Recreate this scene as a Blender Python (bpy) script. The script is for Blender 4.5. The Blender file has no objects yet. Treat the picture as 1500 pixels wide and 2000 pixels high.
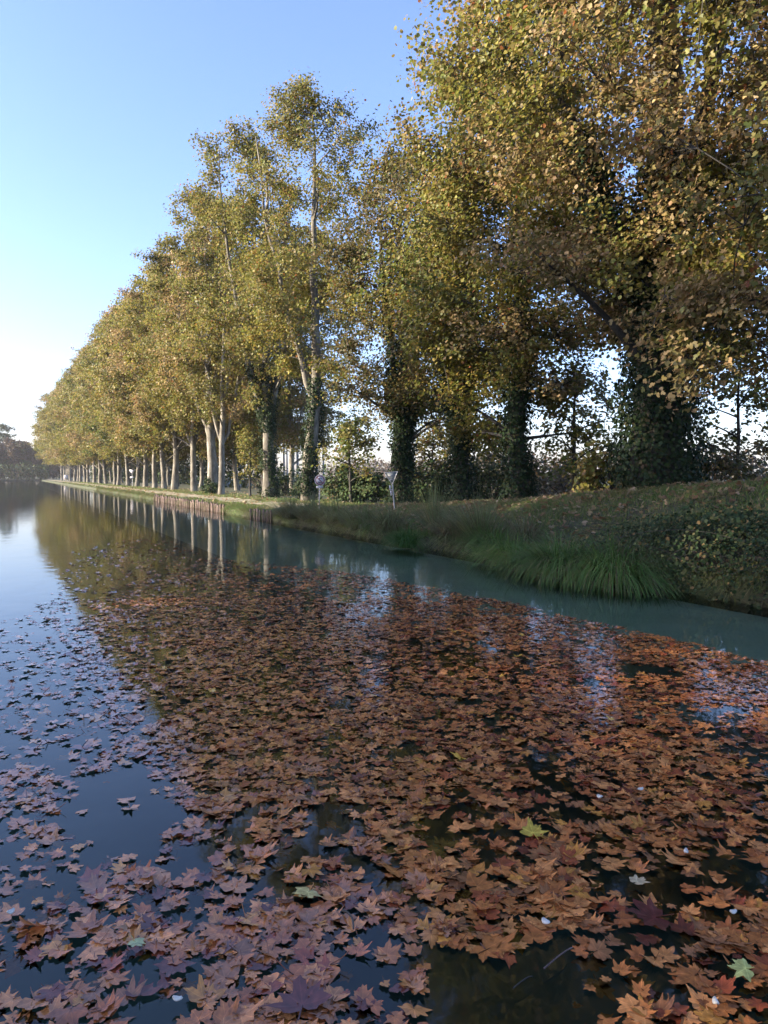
import bpy, math, random
import numpy as np
from mathutils import Vector

R = math.radians
C = bpy.context.scene
COL = C.collection

# ------------------------------------------------------------------ camera
CAMZ = 2.0
PITCH = R(2.8)
FPX = 1444.0                       # focal length in pixels of the 1500 x 2000 photograph
cam_d = bpy.data.cameras.new('camera')
cam = bpy.data.objects.new('camera', cam_d)
COL.objects.link(cam)
cam.location = (0, 0, CAMZ)
cam.rotation_euler = (R(90) - PITCH, 0, 0)
cam_d.sensor_fit = 'VERTICAL'
cam_d.sensor_height = 36.0
cam_d.lens = 36.0 * FPX / 2000.0
cam_d.clip_start = 0.1
cam_d.clip_end = 6000
C.camera = cam

# ------------------------------------------------------------------ sky and sun
SUN_EL = R(20)
SUN_AZ = R(-100)                    # measured from +Y (view direction) towards +X
w = bpy.data.worlds.new('World')
C.world = w
w.use_nodes = True
nt = w.node_tree
nt.nodes.clear()
sky = nt.nodes.new('ShaderNodeTexSky')
sky.sky_type = 'NISHITA'
sky.sun_disc = False
sky.sun_elevation = SUN_EL
sky.sun_rotation = SUN_AZ
sky.altitude = 0
sky.air_density = 1.0
sky.dust_density = 1.1
sky.ozone_density = 4.5
bg = nt.nodes.new('ShaderNodeBackground')
bg.inputs["Strength"].default_value = 0.125
wo = nt.nodes.new('ShaderNodeOutputWorld')
tint = nt.nodes.new('ShaderNodeMix')
tint.data_type = 'RGBA'
tint.blend_type = 'MULTIPLY'
tint.inputs[0].default_value = 1.0
tint.inputs[7].default_value = (1.15, 0.965, 1.03, 1)      # autumn air: a touch paler and warmer than the clear-sky model
nt.links.new(sky.outputs[0], tint.inputs[6])
nt.links.new(tint.outputs[2], bg.inputs[0])
nt.links.new(bg.outputs[0], wo.inputs[0])

sd = bpy.data.lights.new('sun', 'SUN')
sd.energy = 4.7
sd.angle = R(0.6)
sd.color = (1.0, 0.87, 0.68)
so = bpy.data.objects.new('sun', sd)
COL.objects.link(so)
S = Vector((math.cos(SUN_EL) * math.sin(SUN_AZ), math.cos(SUN_EL) * math.cos(SUN_AZ), math.sin(SUN_EL)))
so.rotation_euler = S.to_track_quat('Z', 'Y').to_euler()
so.location = (-40, 0, 40)

C.view_settings.view_transform = 'Standard'
C.view_settings.look = 'None'
C.view_settings.exposure = 1.9
C.view_settings.gamma = 1.0
C.cycles.max_bounces = 8
C.cycles.transparent_max_bounces = 8
C.cycles.caustics_reflective = False
C.cycles.caustics_refractive = False
C.cycles.use_denoising = True

# ------------------------------------------------------------------ geometry of the place
# right bank: d = signed distance from the water's edge (positive inland), s = distance along the canal
NX, NY = 1 / math.sqrt(1.25), 0.5 / math.sqrt(1.25)
UX, UY = -NY, NX
OFF = 11.4 / math.sqrt(1.25)


def sd_to_xy(s, d):
    return UX * s + NX * (d + OFF), UY * s + NY * (d + OFF)


def xy_to_sd(x, y):
    return UX * x + UY * y, NX * x + NY * y - OFF


def unproject(px, py, z=0.0):
    a, b = (px - 750) / FPX, (1000 - py) / FPX
    dx = a
    dy = math.cos(PITCH) + b * math.sin(PITCH)
    dz = -math.sin(PITCH) + b * math.cos(PITCH)
    t = (z - CAMZ) / dz
    return dx * t, dy * t


def project(x, y, z):
    zz = z - CAMZ
    f = y * math.cos(PITCH) - zz * math.sin(PITCH)
    u = y * math.sin(PITCH) + zz * math.cos(PITCH)
    return 750 + FPX * x / f, 1000 - FPX * u / f


HC_S = np.array([-80, -10, 0, 9.9, 15.2, 21.6, 30.8, 42, 85, 340, 380, 3000.])
HC_Z = np.array([2.2, 2.2, 2.15, 1.95, 1.62, 1.08, .55, .44, .39, .39, .6, .6])
DIV_S = np.array([-3000, -100, 335, 350, 4000.])


def sstep(a, b, x):
    t = np.clip((x - a) / (b - a), 0, 1)
    return t * t * (3 - 2 * t)


def vnoise(x, y, seed=0):
    """cheap smooth value noise, vectorised"""
    x = np.asarray(x, float)
    y = np.asarray(y, float)
    xi, yi = np.floor(x).astype(np.int64), np.floor(y).astype(np.int64)
    xf, yf = x - xi, y - yi
    u, v = xf * xf * (3 - 2 * xf), yf * yf * (3 - 2 * yf)

    def h(i, j):
        n = (i * 374761393 + j * 668265263 + seed * 144269) & 0x7fffffff
        n = ((n ^ (n >> 13)) * 1274126177) & 0x7fffffff
        return ((n ^ (n >> 16)) & 0xffff) / 65535.0
    return (h(xi, yi) * (1 - u) + h(xi + 1, yi) * u) * (1 - v) + (h(xi, yi + 1) * (1 - u) + h(xi + 1, yi + 1) * u) * v


def ground_sd(s, d):
    s = np.asarray(s, float)
    d = np.asarray(d, float)
    hc = np.interp(s, HC_S, HC_Z)
    wob = (vnoise(s * 0.8, d * 0.8 + 7, 3) - .5) * 0.12 + (vnoise(s * 3, d * 3, 5) - .5) * 0.05
    edge = 0.28
    near = sstep(40, 24, s)
    wid = 0.9 + near * 4.6
    z = edge + (hc - edge) * sstep(0.0, 1, d / wid)
    z = z + wob * sstep(0.2, 1.0, d)
    back = sstep(8.5, 17, d)
    z = z * (1 - back) + back * (0.35 + (vnoise(s * .1, d * .1, 9) - .5) * .3)
    z = np.where(d < 0.12, -1.6 + (edge + 1.6) * sstep(-0.35, 0.12, d), z)
    zl = -1.6 + 2.2 * sstep(-38, -39.5, d)          # the other bank
    z = np.where(d < -30, zl, z)
    land = sstep(332, 340, s)
    z = z * (1 - land) + land * 0.6
    return z


def ground(x, y):
    s, d = xy_to_sd(x, y)
    return float(ground_sd(s, d))


# ------------------------------------------------------------------ helpers
def np_mesh(name, V, F, cols=None, uvs=None, smooth=False):
    """V (n,3); F list of int arrays (m,k); cols (n,3) linear colours per vertex"""
    me = bpy.data.meshes.new(name)
    V = np.asarray(V, np.float32)
    if isinstance(F, np.ndarray):
        F = [F]
    F = [f for f in F if len(f)]
    loops = np.concatenate([f.reshape(-1) for f in F]).astype(np.int32)
    tot = np.concatenate([np.full(len(f), f.shape[1], np.int32) for f in F])
    start = np.concatenate([[0], np.cumsum(tot)[:-1]]).astype(np.int32)
    me.vertices.add(len(V))
    me.vertices.foreach_set('co', V.reshape(-1))
    me.loops.add(len(loops))
    me.loops.foreach_set('vertex_index', loops)
    me.polygons.add(len(tot))
    me.polygons.foreach_set('loop_start', start)
    me.polygons.foreach_set('loop_total', tot)
    if smooth:
        me.polygons.foreach_set('use_smooth', np.ones(len(tot), bool))
    me.update(calc_edges=True)
    if cols is not None:
        a = me.color_attributes.new('Col', 'FLOAT_COLOR', 'POINT')
        c4 = np.ones((len(V), 4), np.float32)
        c4[:, :3] = cols
        a.data.foreach_set('color', c4.reshape(-1))
    if uvs is not None:
        a = me.attributes.new('leafuv', 'FLOAT2', 'POINT')
        a.data.foreach_set('vector', np.asarray(uvs, np.float32).reshape(-1))
    return me


def link(name, me, mat, parent=None, loc=None):
    o = bpy.data.objects.new(name, me)
    COL.objects.link(o)
    if mat is not None and not me.materials:
        me.materials.append(mat)
    if parent is not None:
        o.parent = parent
    if loc is not None:
        o.location = loc
    return o


def tag(o, label=None, cat=None, group=None, kind=None):
    if label:
        o['label'] = label
    if cat:
        o['category'] = cat
    if group:
        o['group'] = group
    if kind:
        o['kind'] = kind
    return o


def empty(name, loc, label, cat, group=None, rz=0.0):
    o = bpy.data.objects.new(name, None)
    o.empty_display_size = 0.2
    COL.objects.link(o)
    o.location = loc
    o.rotation_euler = (0, 0, rz)
    return tag(o, label, cat, group)


class MB:
    """collects vertices and faces"""
    def __init__(self):
        self.V, self.F, self.C, self.n = [], {}, [], 0

    def add(self, V, F, col=None):
        V = np.asarray(V, float)
        for f in (F if isinstance(F, list) else [F]):
            f = np.asarray(f)
            self.F.setdefault(f.shape[1], []).append(f + self.n)
        self.V.append(V)
        if col is not None:
            c = np.asarray(col, float)
            self.C.append(np.broadcast_to(c, V.shape) if c.ndim == 1 else c)
        self.n += len(V)

    def tube(self, P, rad, k=6, col=None, cap=True):
        P = np.asarray(P, float)
        rad = np.asarray(rad, float)
        T = np.gradient(P, axis=0)
        T /= np.linalg.norm(T, axis=1)[:, None] + 1e-9
        ref = np.array([0.0, 0, 1]) if abs(T[:, 2].mean()) < 0.8 else np.array([1.0, 0, 0])
        A = np.cross(T, ref)
        A /= np.linalg.norm(A, axis=1)[:, None] + 1e-9
        B = np.cross(T, A)
        ang = np.arange(k) * 2 * math.pi / k
        V = P[:, None, :] + rad[:, None, None] * (np.cos(ang)[None, :, None] * A[:, None, :] + np.sin(ang)[None, :, None] * B[:, None, :])
        m = len(P)
        V = V.reshape(-1, 3)
        i, j = np.meshgrid(np.arange(m - 1), np.arange(k), indexing='ij')
        a = i * k + j
        b = i * k + (j + 1) % k
        F = np.stack([a, a + k, b + k, b], -1).reshape(-1, 4)
        self.add(V, F, col)
        if cap and k > 3:
            Vc = V[-k:]
            self.add(Vc, np.arange(k)[None, ::-1], col)

    def box(self, c, size, rot=None, col=None):
        h = np.asarray(size, float) / 2
        sg = np.array([[-1, -1, -1], [1, -1, -1], [1, 1, -1], [-1, 1, -1], [-1, -1, 1], [1, -1, 1], [1, 1, 1], [-1, 1, 1]], float)
        V = sg * h
        if rot is not None:
            V = V @ np.asarray(rot).T
        self.add(V + np.asarray(c, float), np.array([[0, 3, 2, 1], [4, 5, 6, 7], [0, 1, 5, 4], [1, 2, 6, 5], [2, 3, 7, 6], [3, 0, 4, 7]]), col)

    def mesh(self, name, smooth=False):
        V = np.concatenate(self.V)
        F = [np.concatenate(v) for v in self.F.values()]
        return np_mesh(name, V, F, np.concatenate(self.C) if self.C else None, smooth=smooth)


# ------------------------------------------------------------------ materials
def new_mat(name):
    m = bpy.data.materials.new(name)
    m.use_nodes = True
    m.node_tree.nodes.clear()
    return m, m.node_tree.nodes, m.node_tree.links


def N(nodes, typ, **kw):
    n = nodes.new(typ)
    for k, v in kw.items():
        setattr(n, k, v)
    return n


def mat_leaf(name, trans=0.35, rough=0.5, spec=0.25):
    m, n, l = new_mat(name)
    at = N(n, 'ShaderNodeAttribute', attribute_name='Col')
    p = N(n, 'ShaderNodeBsdfPrincipled')
    p.inputs['Roughness'].default_value = rough
    p.inputs['Specular IOR Level'].default_value = spec
    t = N(n, 'ShaderNodeBsdfTranslucent')
    mx = N(n, 'ShaderNodeMixShader')
    mx.inputs[0].default_value = trans
    o = N(n, 'ShaderNodeOutputMaterial')
    l.new(at.outputs['Color'], p.inputs['Base Color'])
    hs = N(n, 'ShaderNodeHueSaturation')
    hs.inputs['Saturation'].default_value = 1.02
    hs.inputs['Value'].default_value = 1.25
    l.new(at.outputs['Color'], hs.inputs['Color'])
    l.new(hs.outputs[0], t.inputs['Color'])
    l.new(p.outputs[0], mx.inputs[1])
    l.new(t.outputs[0], mx.inputs[2])
    l.new(mx.outputs[0], o.inputs[0])
    return m


def mat_bark(name, cols, scale=3.0, stretch=0.35, rough=0.85):
    """mottled bark: three flake colours in patches, fine noise on top"""
    m, n, l = new_mat(name)
    tc = N(n, 'ShaderNodeTexCoord')
    mp = N(n, 'ShaderNodeMapping')
    mp.inputs['Scale'].default_value = (1, 1, stretch)
    l.new(tc.outputs['Object'], mp.inputs[0])
    n1 = N(n, 'ShaderNodeTexNoise')
    n1.inputs['Scale'].default_value = scale
    n1.inputs['Detail'].default_value = 5
    n1.inputs['Roughness'].default_value = 0.65
    l.new(mp.outputs[0], n1.inputs['Vector'])
    r1 = N(n, 'ShaderNodeValToRGB')
    e = r1.color_ramp.elements
    e[0].position, e[0].color = 0.36, (*cols[0], 1)
    e[1].position, e[1].color = 0.64, (*cols[2], 1)
    k = e.new(0.5)
    k.color = (*cols[1], 1)
    l.new(n1.outputs['Fac'], r1.inputs[0])
    n2 = N(n, 'ShaderNodeTexNoise')
    n2.inputs['Scale'].default_value = scale * 9
    n2.inputs['Detail'].default_value = 4
    l.new(mp.outputs[0], n2.inputs['Vector'])
    mx = N(n, 'ShaderNodeMix', data_type='RGBA', blend_type='MULTIPLY')
    mx.inputs[0].default_value = 0.6
    rr = N(n, 'ShaderNodeMapRange')
    rr.inputs['From Min'].default_value = 0.3
    rr.inputs['From Max'].default_value = 0.7
    rr.inputs['To Min'].default_value = 0.45
    rr.inputs['To Max'].default_value = 1.1
    l.new(n2.outputs['Fac'], rr.inputs[0])
    l.new(r1.outputs[0], mx.inputs[6])
    l.new(rr.outputs[0], mx.inputs[7])
    p = N(n, 'ShaderNodeBsdfPrincipled')
    p.inputs['Roughness'].default_value = rough
    bp = N(n, 'ShaderNodeBump')
    bp.inputs['Strength'].default_value = 0.5
    bp.inputs['Distance'].default_value = 0.03
    l.new(n2.outputs['Fac'], bp.inputs['Height'])
    l.new(mx.outputs[2], p.inputs['Base Color'])
    l.new(bp.outputs[0], p.inputs['Normal'])
    o = N(n, 'ShaderNodeOutputMaterial')
    l.new(p.outputs[0], o.inputs[0])
    return m


def mat_noise(name, c1, c2, scale=8.0, rough=0.9, c3=None, big=0.4, bump=0.0, metallic=0.0):
    m, n, l = new_mat(name)
    tc = N(n, 'ShaderNodeTexCoord')
    n1 = N(n, 'ShaderNodeTexNoise')
    n1.inputs['Scale'].default_value = scale
    n1.inputs['Detail'].default_value = 6
    l.new(tc.outputs['Object'], n1.inputs['Vector'])
    r1 = N(n, 'ShaderNodeValToRGB')
    e = r1.color_ramp.elements
    e[0].position, e[0].color = 0.35, (*c1, 1)
    e[1].position, e[1].color = 0.65, (*c2, 1)
    l.new(n1.outputs['Fac'], r1.inputs[0])
    p = N(n, 'ShaderNodeBsdfPrincipled')
    p.inputs['Roughness'].default_value = rough
    p.inputs['Metallic'].default_value = metallic
    out = r1.outputs[0]
    if c3 is not None:
        n2 = N(n, 'ShaderNodeTexNoise')
        n2.inputs['Scale'].default_value = big
        n2.inputs['Detail'].default_value = 4
        l.new(tc.outputs['Object'], n2.inputs['Vector'])
        r2 = N(n, 'ShaderNodeMapRange')
        r2.inputs['From Min'].default_value = 0.42
        r2.inputs['From Max'].default_value = 0.6
        l.new(n2.outputs['Fac'], r2.inputs[0])
        mx = N(n, 'ShaderNodeMix', data_type='RGBA')
        l.new(r2.outputs[0], mx.inputs[0])
        l.new(out, mx.inputs[6])
        mx.inputs[7].default_value = (*c3, 1)
        out = mx.outputs[2]
    l.new(out, p.inputs['Base Color'])
    if bump:
        bp = N(n, 'ShaderNodeBump')
        bp.inputs['Strength'].default_value = 0.6
        bp.inputs['Distance'].default_value = bump
        l.new(n1.outputs['Fac'], bp.inputs['Height'])
        l.new(bp.outputs[0], p.inputs['Normal'])
    o = N(n, 'ShaderNodeOutputMaterial')
    l.new(p.outputs[0], o.inputs[0])
    return m


def mat_attr(name, rough=0.8):
    m, n, l = new_mat(name)
    at = N(n, 'ShaderNodeAttribute', attribute_name='Col')
    p = N(n, 'ShaderNodeBsdfPrincipled')
    p.inputs['Roughness'].default_value = rough
    l.new(at.outputs['Color'], p.inputs['Base Color'])
    o = N(n, 'ShaderNodeOutputMaterial')
    l.new(p.outputs[0], o.inputs[0])
    return m


def mat_water():
    m, n, l = new_mat('canal_water')
    tc = N(n, 'ShaderNodeTexCoord')
    a = N(n, 'ShaderNodeTexNoise')
    a.inputs['Scale'].default_value = 1.6
    a.inputs['Detail'].default_value = 2
    b = N(n, 'ShaderNodeTexNoise')
    b.inputs['Scale'].default_value = 7
    b.inputs['Detail'].default_value = 2
    g = N(n, 'ShaderNodeTexNoise')           # calm and ruffled patches
    g.inputs['Scale'].default_value = 0.06
    l.new(tc.outputs['Object'], a.inputs['Vector'])
    l.new(tc.outputs['Object'], b.inputs['Vector'])
    l.new(tc.outputs['Object'], g.inputs['Vector'])
    ml = N(n, 'ShaderNodeMath', operation='MULTIPLY_ADD')
    l.new(b.outputs['Fac'], ml.inputs[0])
    ml.inputs[1].default_value = 0.22
    l.new(a.outputs['Fac'], ml.inputs[2])
    bp = N(n, 'ShaderNodeBump')
    gr = N(n, 'ShaderNodeMapRange')
    gr.inputs['From Min'].default_value = 0.4
    gr.inputs['From Max'].default_value = 0.65
    gr.inputs['To Min'].default_value = 0.12
    gr.inputs['To Max'].default_value = 0.3
    l.new(g.outputs['Fac'], gr.inputs[0])
    l.new(gr.outputs[0], bp.inputs['Strength'])
    bp.inputs['Distance'].default_value = 0.02
    l.new(ml.outputs[0], bp.inputs['Height'])
    mk = N(n, 'ShaderNodeBsdfTransparent')
    mk.inputs['Color'].default_value = (0.66, 0.78, 0.67, 1)
    fr = N(n, 'ShaderNodeFresnel')
    fr.inputs['IOR'].default_value = 1.5
    gl = N(n, 'ShaderNodeBsdfGlossy')
    gl.inputs['Roughness'].default_value = 0.035
    l.new(bp.outputs[0], fr.inputs['Normal'])
    l.new(bp.outputs[0], gl.inputs['Normal'])
    mx = N(n, 'ShaderNodeMixShader')
    l.new(fr.outputs[0], mx.inputs[0])
    l.new(mk.outputs[0], mx.inputs[1])
    l.new(gl.outputs[0], mx.inputs[2])
    o = N(n, 'ShaderNodeOutputMaterial')
    l.new(mx.outputs[0], o.inputs[0])
    return m


def mat_floating():
    """wet fallen plane leaf: colour per leaf, veins from leaf coordinates, thin film of water on top"""
    m, n, l = new_mat('wet_leaf')
    at = N(n, 'ShaderNodeAttribute', attribute_name='Col')
    uv = N(n, 'ShaderNodeAttribute', attribute_name='leafuv')
    sx = N(n, 'ShaderNodeSeparateXYZ')
    l.new(uv.outputs['Vector'], sx.inputs[0])

    def mth(op, a, b=None, c=None):
        q = N(n, 'ShaderNodeMath', operation=op)
        for i, v in enumerate((a, b, c)):
            if v is None:
                continue
            if isinstance(v, (int, float)):
                q.inputs[i].default_value = v
            else:
                l.new(v, q.inputs[i])
        return q.outputs[0]
    best = None
    for ang in (0, 42, -42, 92, -92):
        s_, c_ = math.sin(R(ang)), math.cos(R(ang))
        along = mth('ADD', mth('MULTIPLY', sx.outputs[0], s_), mth('MULTIPLY', sx.outputs[1], c_))
        across = mth('ABSOLUTE', mth('SUBTRACT', mth('MULTIPLY', sx.outputs[0], c_), mth('MULTIPLY', sx.outputs[1], s_)))
        pen = mth('MULTIPLY', mth('LESS_THAN', along, 0.0), 1.0)
        dist = mth('ADD', across, pen)
        best = dist if best is None else mth('MINIMUM', best, dist)
    vein = N(n, 'ShaderNodeMapRange')
    vein.inputs['From Min'].default_value = 0.006
    vein.inputs['From Max'].default_value = 0.03
    vein.inputs['To Min'].default_value = 1.0
    vein.inputs['To Max'].default_value = 0.0
    l.new(best, vein.inputs[0])
    tc = N(n, 'ShaderNodeTexCoord')
    nz = N(n, 'ShaderNodeTexNoise')
    nz.inputs['Scale'].default_value = 28
    nz.inputs['Detail'].default_value = 5
    l.new(tc.outputs['Object'], nz.inputs['Vector'])
    mr = N(n, 'ShaderNodeMapRange')
    mr.inputs['From Min'].default_value = 0.3
    mr.inputs['From Max'].default_value = 0.7
    mr.inputs['To Min'].default_value = 0.55
    mr.inputs['To Max'].default_value = 1.3
    l.new(nz.outputs['Fac'], mr.inputs[0])
    mul = N(n, 'ShaderNodeMix', data_type='RGBA', blend_type='MULTIPLY')
    mul.inputs[0].default_value = 1.0
    l.new(at.outputs['Color'], mul.inputs[6])
    l.new(mr.outputs[0], mul.inputs[7])
    lv = N(n, 'ShaderNodeMix', data_type='RGBA')
    l.new(mth('MULTIPLY', vein.outputs[0], 0.45), lv.inputs[0])
    l.new(mul.outputs[2], lv.inputs[6])
    vb = N(n, 'ShaderNodeMix', data_type='RGBA', blend_type='MULTIPLY')
    vb.inputs[0].default_value = 1.0
    l.new(mul.outputs[2], vb.inputs[6])
    vb.inputs[7].default_value = (1.7, 1.8, 1.8, 1)
    l.new(vb.outputs[2], lv.inputs[7])
    geo = N(n, 'ShaderNodeNewGeometry')
    vm = N(n, 'ShaderNodeMix', data_type='VECTOR')
    vm.inputs[0].default_value = 0.92
    l.new(geo.outputs['Normal'], vm.inputs[4])
    vm.inputs[5].default_value = (0, 0, 1)
    nn = N(n, 'ShaderNodeVectorMath', operation='NORMALIZE')
    l.new(vm.outputs[1], nn.inputs[0])
    bp = N(n, 'ShaderNodeBump')
    bp.inputs['Strength'].default_value = 0.35
    bp.inputs['Distance'].default_value = 0.01
    l.new(nz.outputs['Fac'], bp.inputs['Height'])
    p = N(n, 'ShaderNodeBsdfPrincipled')
    p.inputs['Roughness'].default_value = 0.6
    p.inputs['Specular IOR Level'].default_value = 0.2
    p.inputs['Coat Weight'].default_value = 1.0
    p.inputs['Coat Roughness'].default_value = 0.06
    p.inputs['Coat IOR'].default_value = 1.45
    l.new(lv.outputs[2], p.inputs['Base Color'])
    l.new(bp.outputs[0], p.inputs['Normal'])
    l.new(nn.outputs[0], p.inputs['Coat Normal'])
    o = N(n, 'ShaderNodeOutputMaterial')
    l.new(p.outputs[0], o.inputs[0])
    return m


M_CROWN = mat_leaf('plane_foliage', 0.38)
M_IVY = mat_leaf('ivy_foliage', 0.12, 0.6, 0.1)
M_GRASS = mat_leaf('grass_blades', 0.25, 0.6, 0.2)
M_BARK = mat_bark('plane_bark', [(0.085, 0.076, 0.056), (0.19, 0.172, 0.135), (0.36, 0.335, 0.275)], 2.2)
M_MIDBARK = mat_bark('shaded_plane_bark', [(0.07, 0.062, 0.046), (0.14, 0.125, 0.095), (0.27, 0.25, 0.2)], 2.2)  # darker copy of the plane bark: backlit shade put into the colour
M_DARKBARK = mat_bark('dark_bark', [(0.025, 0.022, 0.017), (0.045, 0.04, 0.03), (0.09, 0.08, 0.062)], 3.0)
M_PALEBARK = mat_bark('poplar_bark', [(0.26, 0.25, 0.24), (0.38, 0.37, 0.35), (0.52, 0.51, 0.49)], 3.0)
M_WATER = mat_water()
M_WETLEAF = mat_floating()
M_GROUND = mat_noise('bank_soil', (0.030, 0.026, 0.014), (0.052, 0.055, 0.022), 5, 0.95, (0.045, 0.062, 0.020), 0.5, 0.03)
M_PATH = mat_noise('towpath_dirt', (0.25, 0.2, 0.13), (0.38, 0.32, 0.22), 4, 0.95, (0.16, 0.15, 0.07), 0.9, 0.01)
M_BED = mat_noise('darkened_silt', (0.12, 0.17, 0.14), (0.16, 0.21, 0.18), 1.2, 0.95)  # deep bed colour darkened to stand in for shade in the pools
M_SHELF = mat_noise('brightened_silt', (0.58, 0.61, 0.49), (0.67, 0.69, 0.57), 1.2, 0.95)  # shallow bed colour lightened so the open strip looks brightly lit
M_WOOD = mat_bark('weathered_stake', [(0.07, 0.045, 0.036), (0.15, 0.10, 0.082), (0.28, 0.205, 0.175)], 6.0, 0.2)
M_GALV = mat_noise('galvanised_steel', (0.32, 0.33, 0.34), (0.45, 0.46, 0.47), 20, 0.5, metallic=0.6)
M_SIGNW = mat_noise('sign_white', (0.62, 0.58, 0.62), (0.74, 0.72, 0.74), 14, 0.5)
M_SIGNR = mat_noise('sign_red', (0.22, 0.02, 0.035), (0.34, 0.03, 0.05), 14, 0.5)
M_SIGNK = mat_noise('sign_dark', (0.05, 0.03, 0.05), (0.09, 0.05, 0.07), 14, 0.5)
M_SIGNB = mat_noise('sign_back_grey', (0.16, 0.19, 0.19), (0.24, 0.27, 0.27), 9, 0.55)
M_ATTR = mat_attr('dry_matter', 0.8)
M_PETAL = mat_noise('white_petal', (0.46, 0.45, 0.38), (0.66, 0.65, 0.58), 40, 0.5)

# ------------------------------------------------------------------ terrain, water, towpath
sv = np.unique(np.concatenate([[-2000, -600, -200, -80], np.arange(-40, 60, 0.5), np.arange(60, 130, 1.5), np.arange(130, 400, 6), [420, 480, 600, 900, 1500, 3000]]))
dv = np.unique(np.concatenate([[-2500, -600, -150, -60, -44, -39.5, -38.5, -38, -30, -10, -2, -0.5], np.arange(-0.35, 0.2, 0.06), np.arange(0.2, 3, 0.2), np.arange(3, 18, 0.4), [19, 22, 28, 40, 70, 150, 400, 1000, 2800]]))
SS, DD = np.meshgrid(sv, dv, indexing='ij')
ZZ = ground_sd(SS, DD)
XX, YY = sd_to_xy(SS, DD)
ni, nj = SS.shape
ii, jj = np.meshgrid(np.arange(ni - 1), np.arange(nj - 1), indexing='ij')
q = ii * nj + jj
Fg = np.stack([q, q + 1, q + nj + 1, q + nj], -1).reshape(-1, 4)[:, ::-1]
gm = np_mesh('ground', np.stack([XX, YY, ZZ], -1).reshape(-1, 3), Fg, smooth=True)
tag(link('ground', gm, M_GROUND), kind='structure')

wv = [(*sd_to_xy(s, d), 0.0) for s, d in ((-400, -45), (-400, 0.6), (345, 0.6), (345, -45))]
tag(link('water', np_mesh('water', np.array(wv), np.array([[0, 1, 2, 3]])), M_WATER), kind='structure')

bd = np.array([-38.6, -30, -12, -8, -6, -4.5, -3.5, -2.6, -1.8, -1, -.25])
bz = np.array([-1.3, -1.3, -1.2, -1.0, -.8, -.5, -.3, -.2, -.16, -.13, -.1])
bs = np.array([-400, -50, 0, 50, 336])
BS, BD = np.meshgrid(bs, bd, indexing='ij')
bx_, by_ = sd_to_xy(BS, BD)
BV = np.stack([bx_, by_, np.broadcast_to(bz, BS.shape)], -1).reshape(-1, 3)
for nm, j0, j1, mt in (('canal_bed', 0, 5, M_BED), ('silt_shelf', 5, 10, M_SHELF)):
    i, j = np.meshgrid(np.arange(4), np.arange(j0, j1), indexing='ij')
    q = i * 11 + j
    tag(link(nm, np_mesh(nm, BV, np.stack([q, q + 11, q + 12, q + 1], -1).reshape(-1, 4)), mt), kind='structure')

ps = np.arange(33, 330, 0.75)
pd = np.linspace(1.1, 3.3, 7)
PS, PD = np.meshgrid(ps, pd, indexing='ij')
PDw = PD + (vnoise(PS * 0.5, PD * 0 + 3, 21) - .5) * 0.5
px_, py_ = sd_to_xy(PS, PDw)
pz_ = ground_sd(PS, PDw) + 0.035
ni, nj = PS.shape
ii, jj = np.meshgrid(np.arange(ni - 1), np.arange(nj - 1), indexing='ij')
q = ii * nj + jj
tag(link('towpath', np_mesh('towpath', np.stack([px_, py_, pz_], -1).reshape(-1, 3), np.stack([q, q + nj, q + nj + 1, q + 1], -1).reshape(-1, 4), smooth=True), M_PATH), kind='structure')


# ------------------------------------------------------------------ foliage
LEAF_HI = np.array([[0, 0, 0], [.34, .10, .05], [.52, .42, .10], [.24, .50, .03], [.30, .86, .05], [0, 1.05, -.03],
                    [-.30, .86, .05], [-.24, .50, .03], [-.52, .42, .10], [-.34, .10, .05]], float)
LEAF_HI_F = np.array([[0, 1, 2], [0, 2, 3], [0, 3, 4], [0, 4, 5], [0, 5, 6], [0, 6, 7], [0, 7, 8], [0, 8, 9]])
LEAF_LO = np.array([[0, 0, 0], [.46, .45, .10], [0, 1.0, -.02], [-.46, .45, .10]], float)
LEAF_LO_F = np.array([[0, 1, 2], [0, 2, 3]])
LEAF_MD = np.array([[0, 0, 0], [.48, .30, .08], [.30, .80, .05], [0, 1.0, -.03], [-.30, .80, .05], [-.48, .30, .08]], float)
LEAF_MD_F = np.array([[0, 1, 2], [0, 2, 3], [0, 3, 4], [0, 4, 5]])


def leaf_cloud(P, nrm, size, col, rng, tmpl=(LEAF_LO, LEAF_LO_F), droop=0.3):
    """one mesh worth of leaves: positions P, face normals nrm, sizes, colours"""
    T, F = tmpl
    n = len(P)
    nrm = nrm / (np.linalg.norm(nrm, axis=1)[:, None] + 1e-9)
    r = rng.normal(size=(n, 3))
    r[:, 2] -= droop
    yv = r - nrm * (r * nrm).sum(1)[:, None]
    yv /= np.linalg.norm(yv, axis=1)[:, None] + 1e-9
    xv = np.cross(yv, nrm)
    fold = rng.uniform(-0.6, 2.2, n)
    tx, ty, tz = T[:, 0], T[:, 1] - 0.45, T[:, 2]
    V = P[:, None, :] + size[:, None, None] * (tx[None, :, None] * xv[:, None, :] + ty[None, :, None] * yv[:, None, :]
                                               + (tz[None, :] * fold[:, None])[:, :, None] * nrm[:, None, :])
    k = len(T)
    FF = (F[None] + (np.arange(n) * k)[:, None, None]).reshape(-1, 3)
    return V.reshape(-1, 3), FF, np.repeat(col, k, axis=0)


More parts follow.
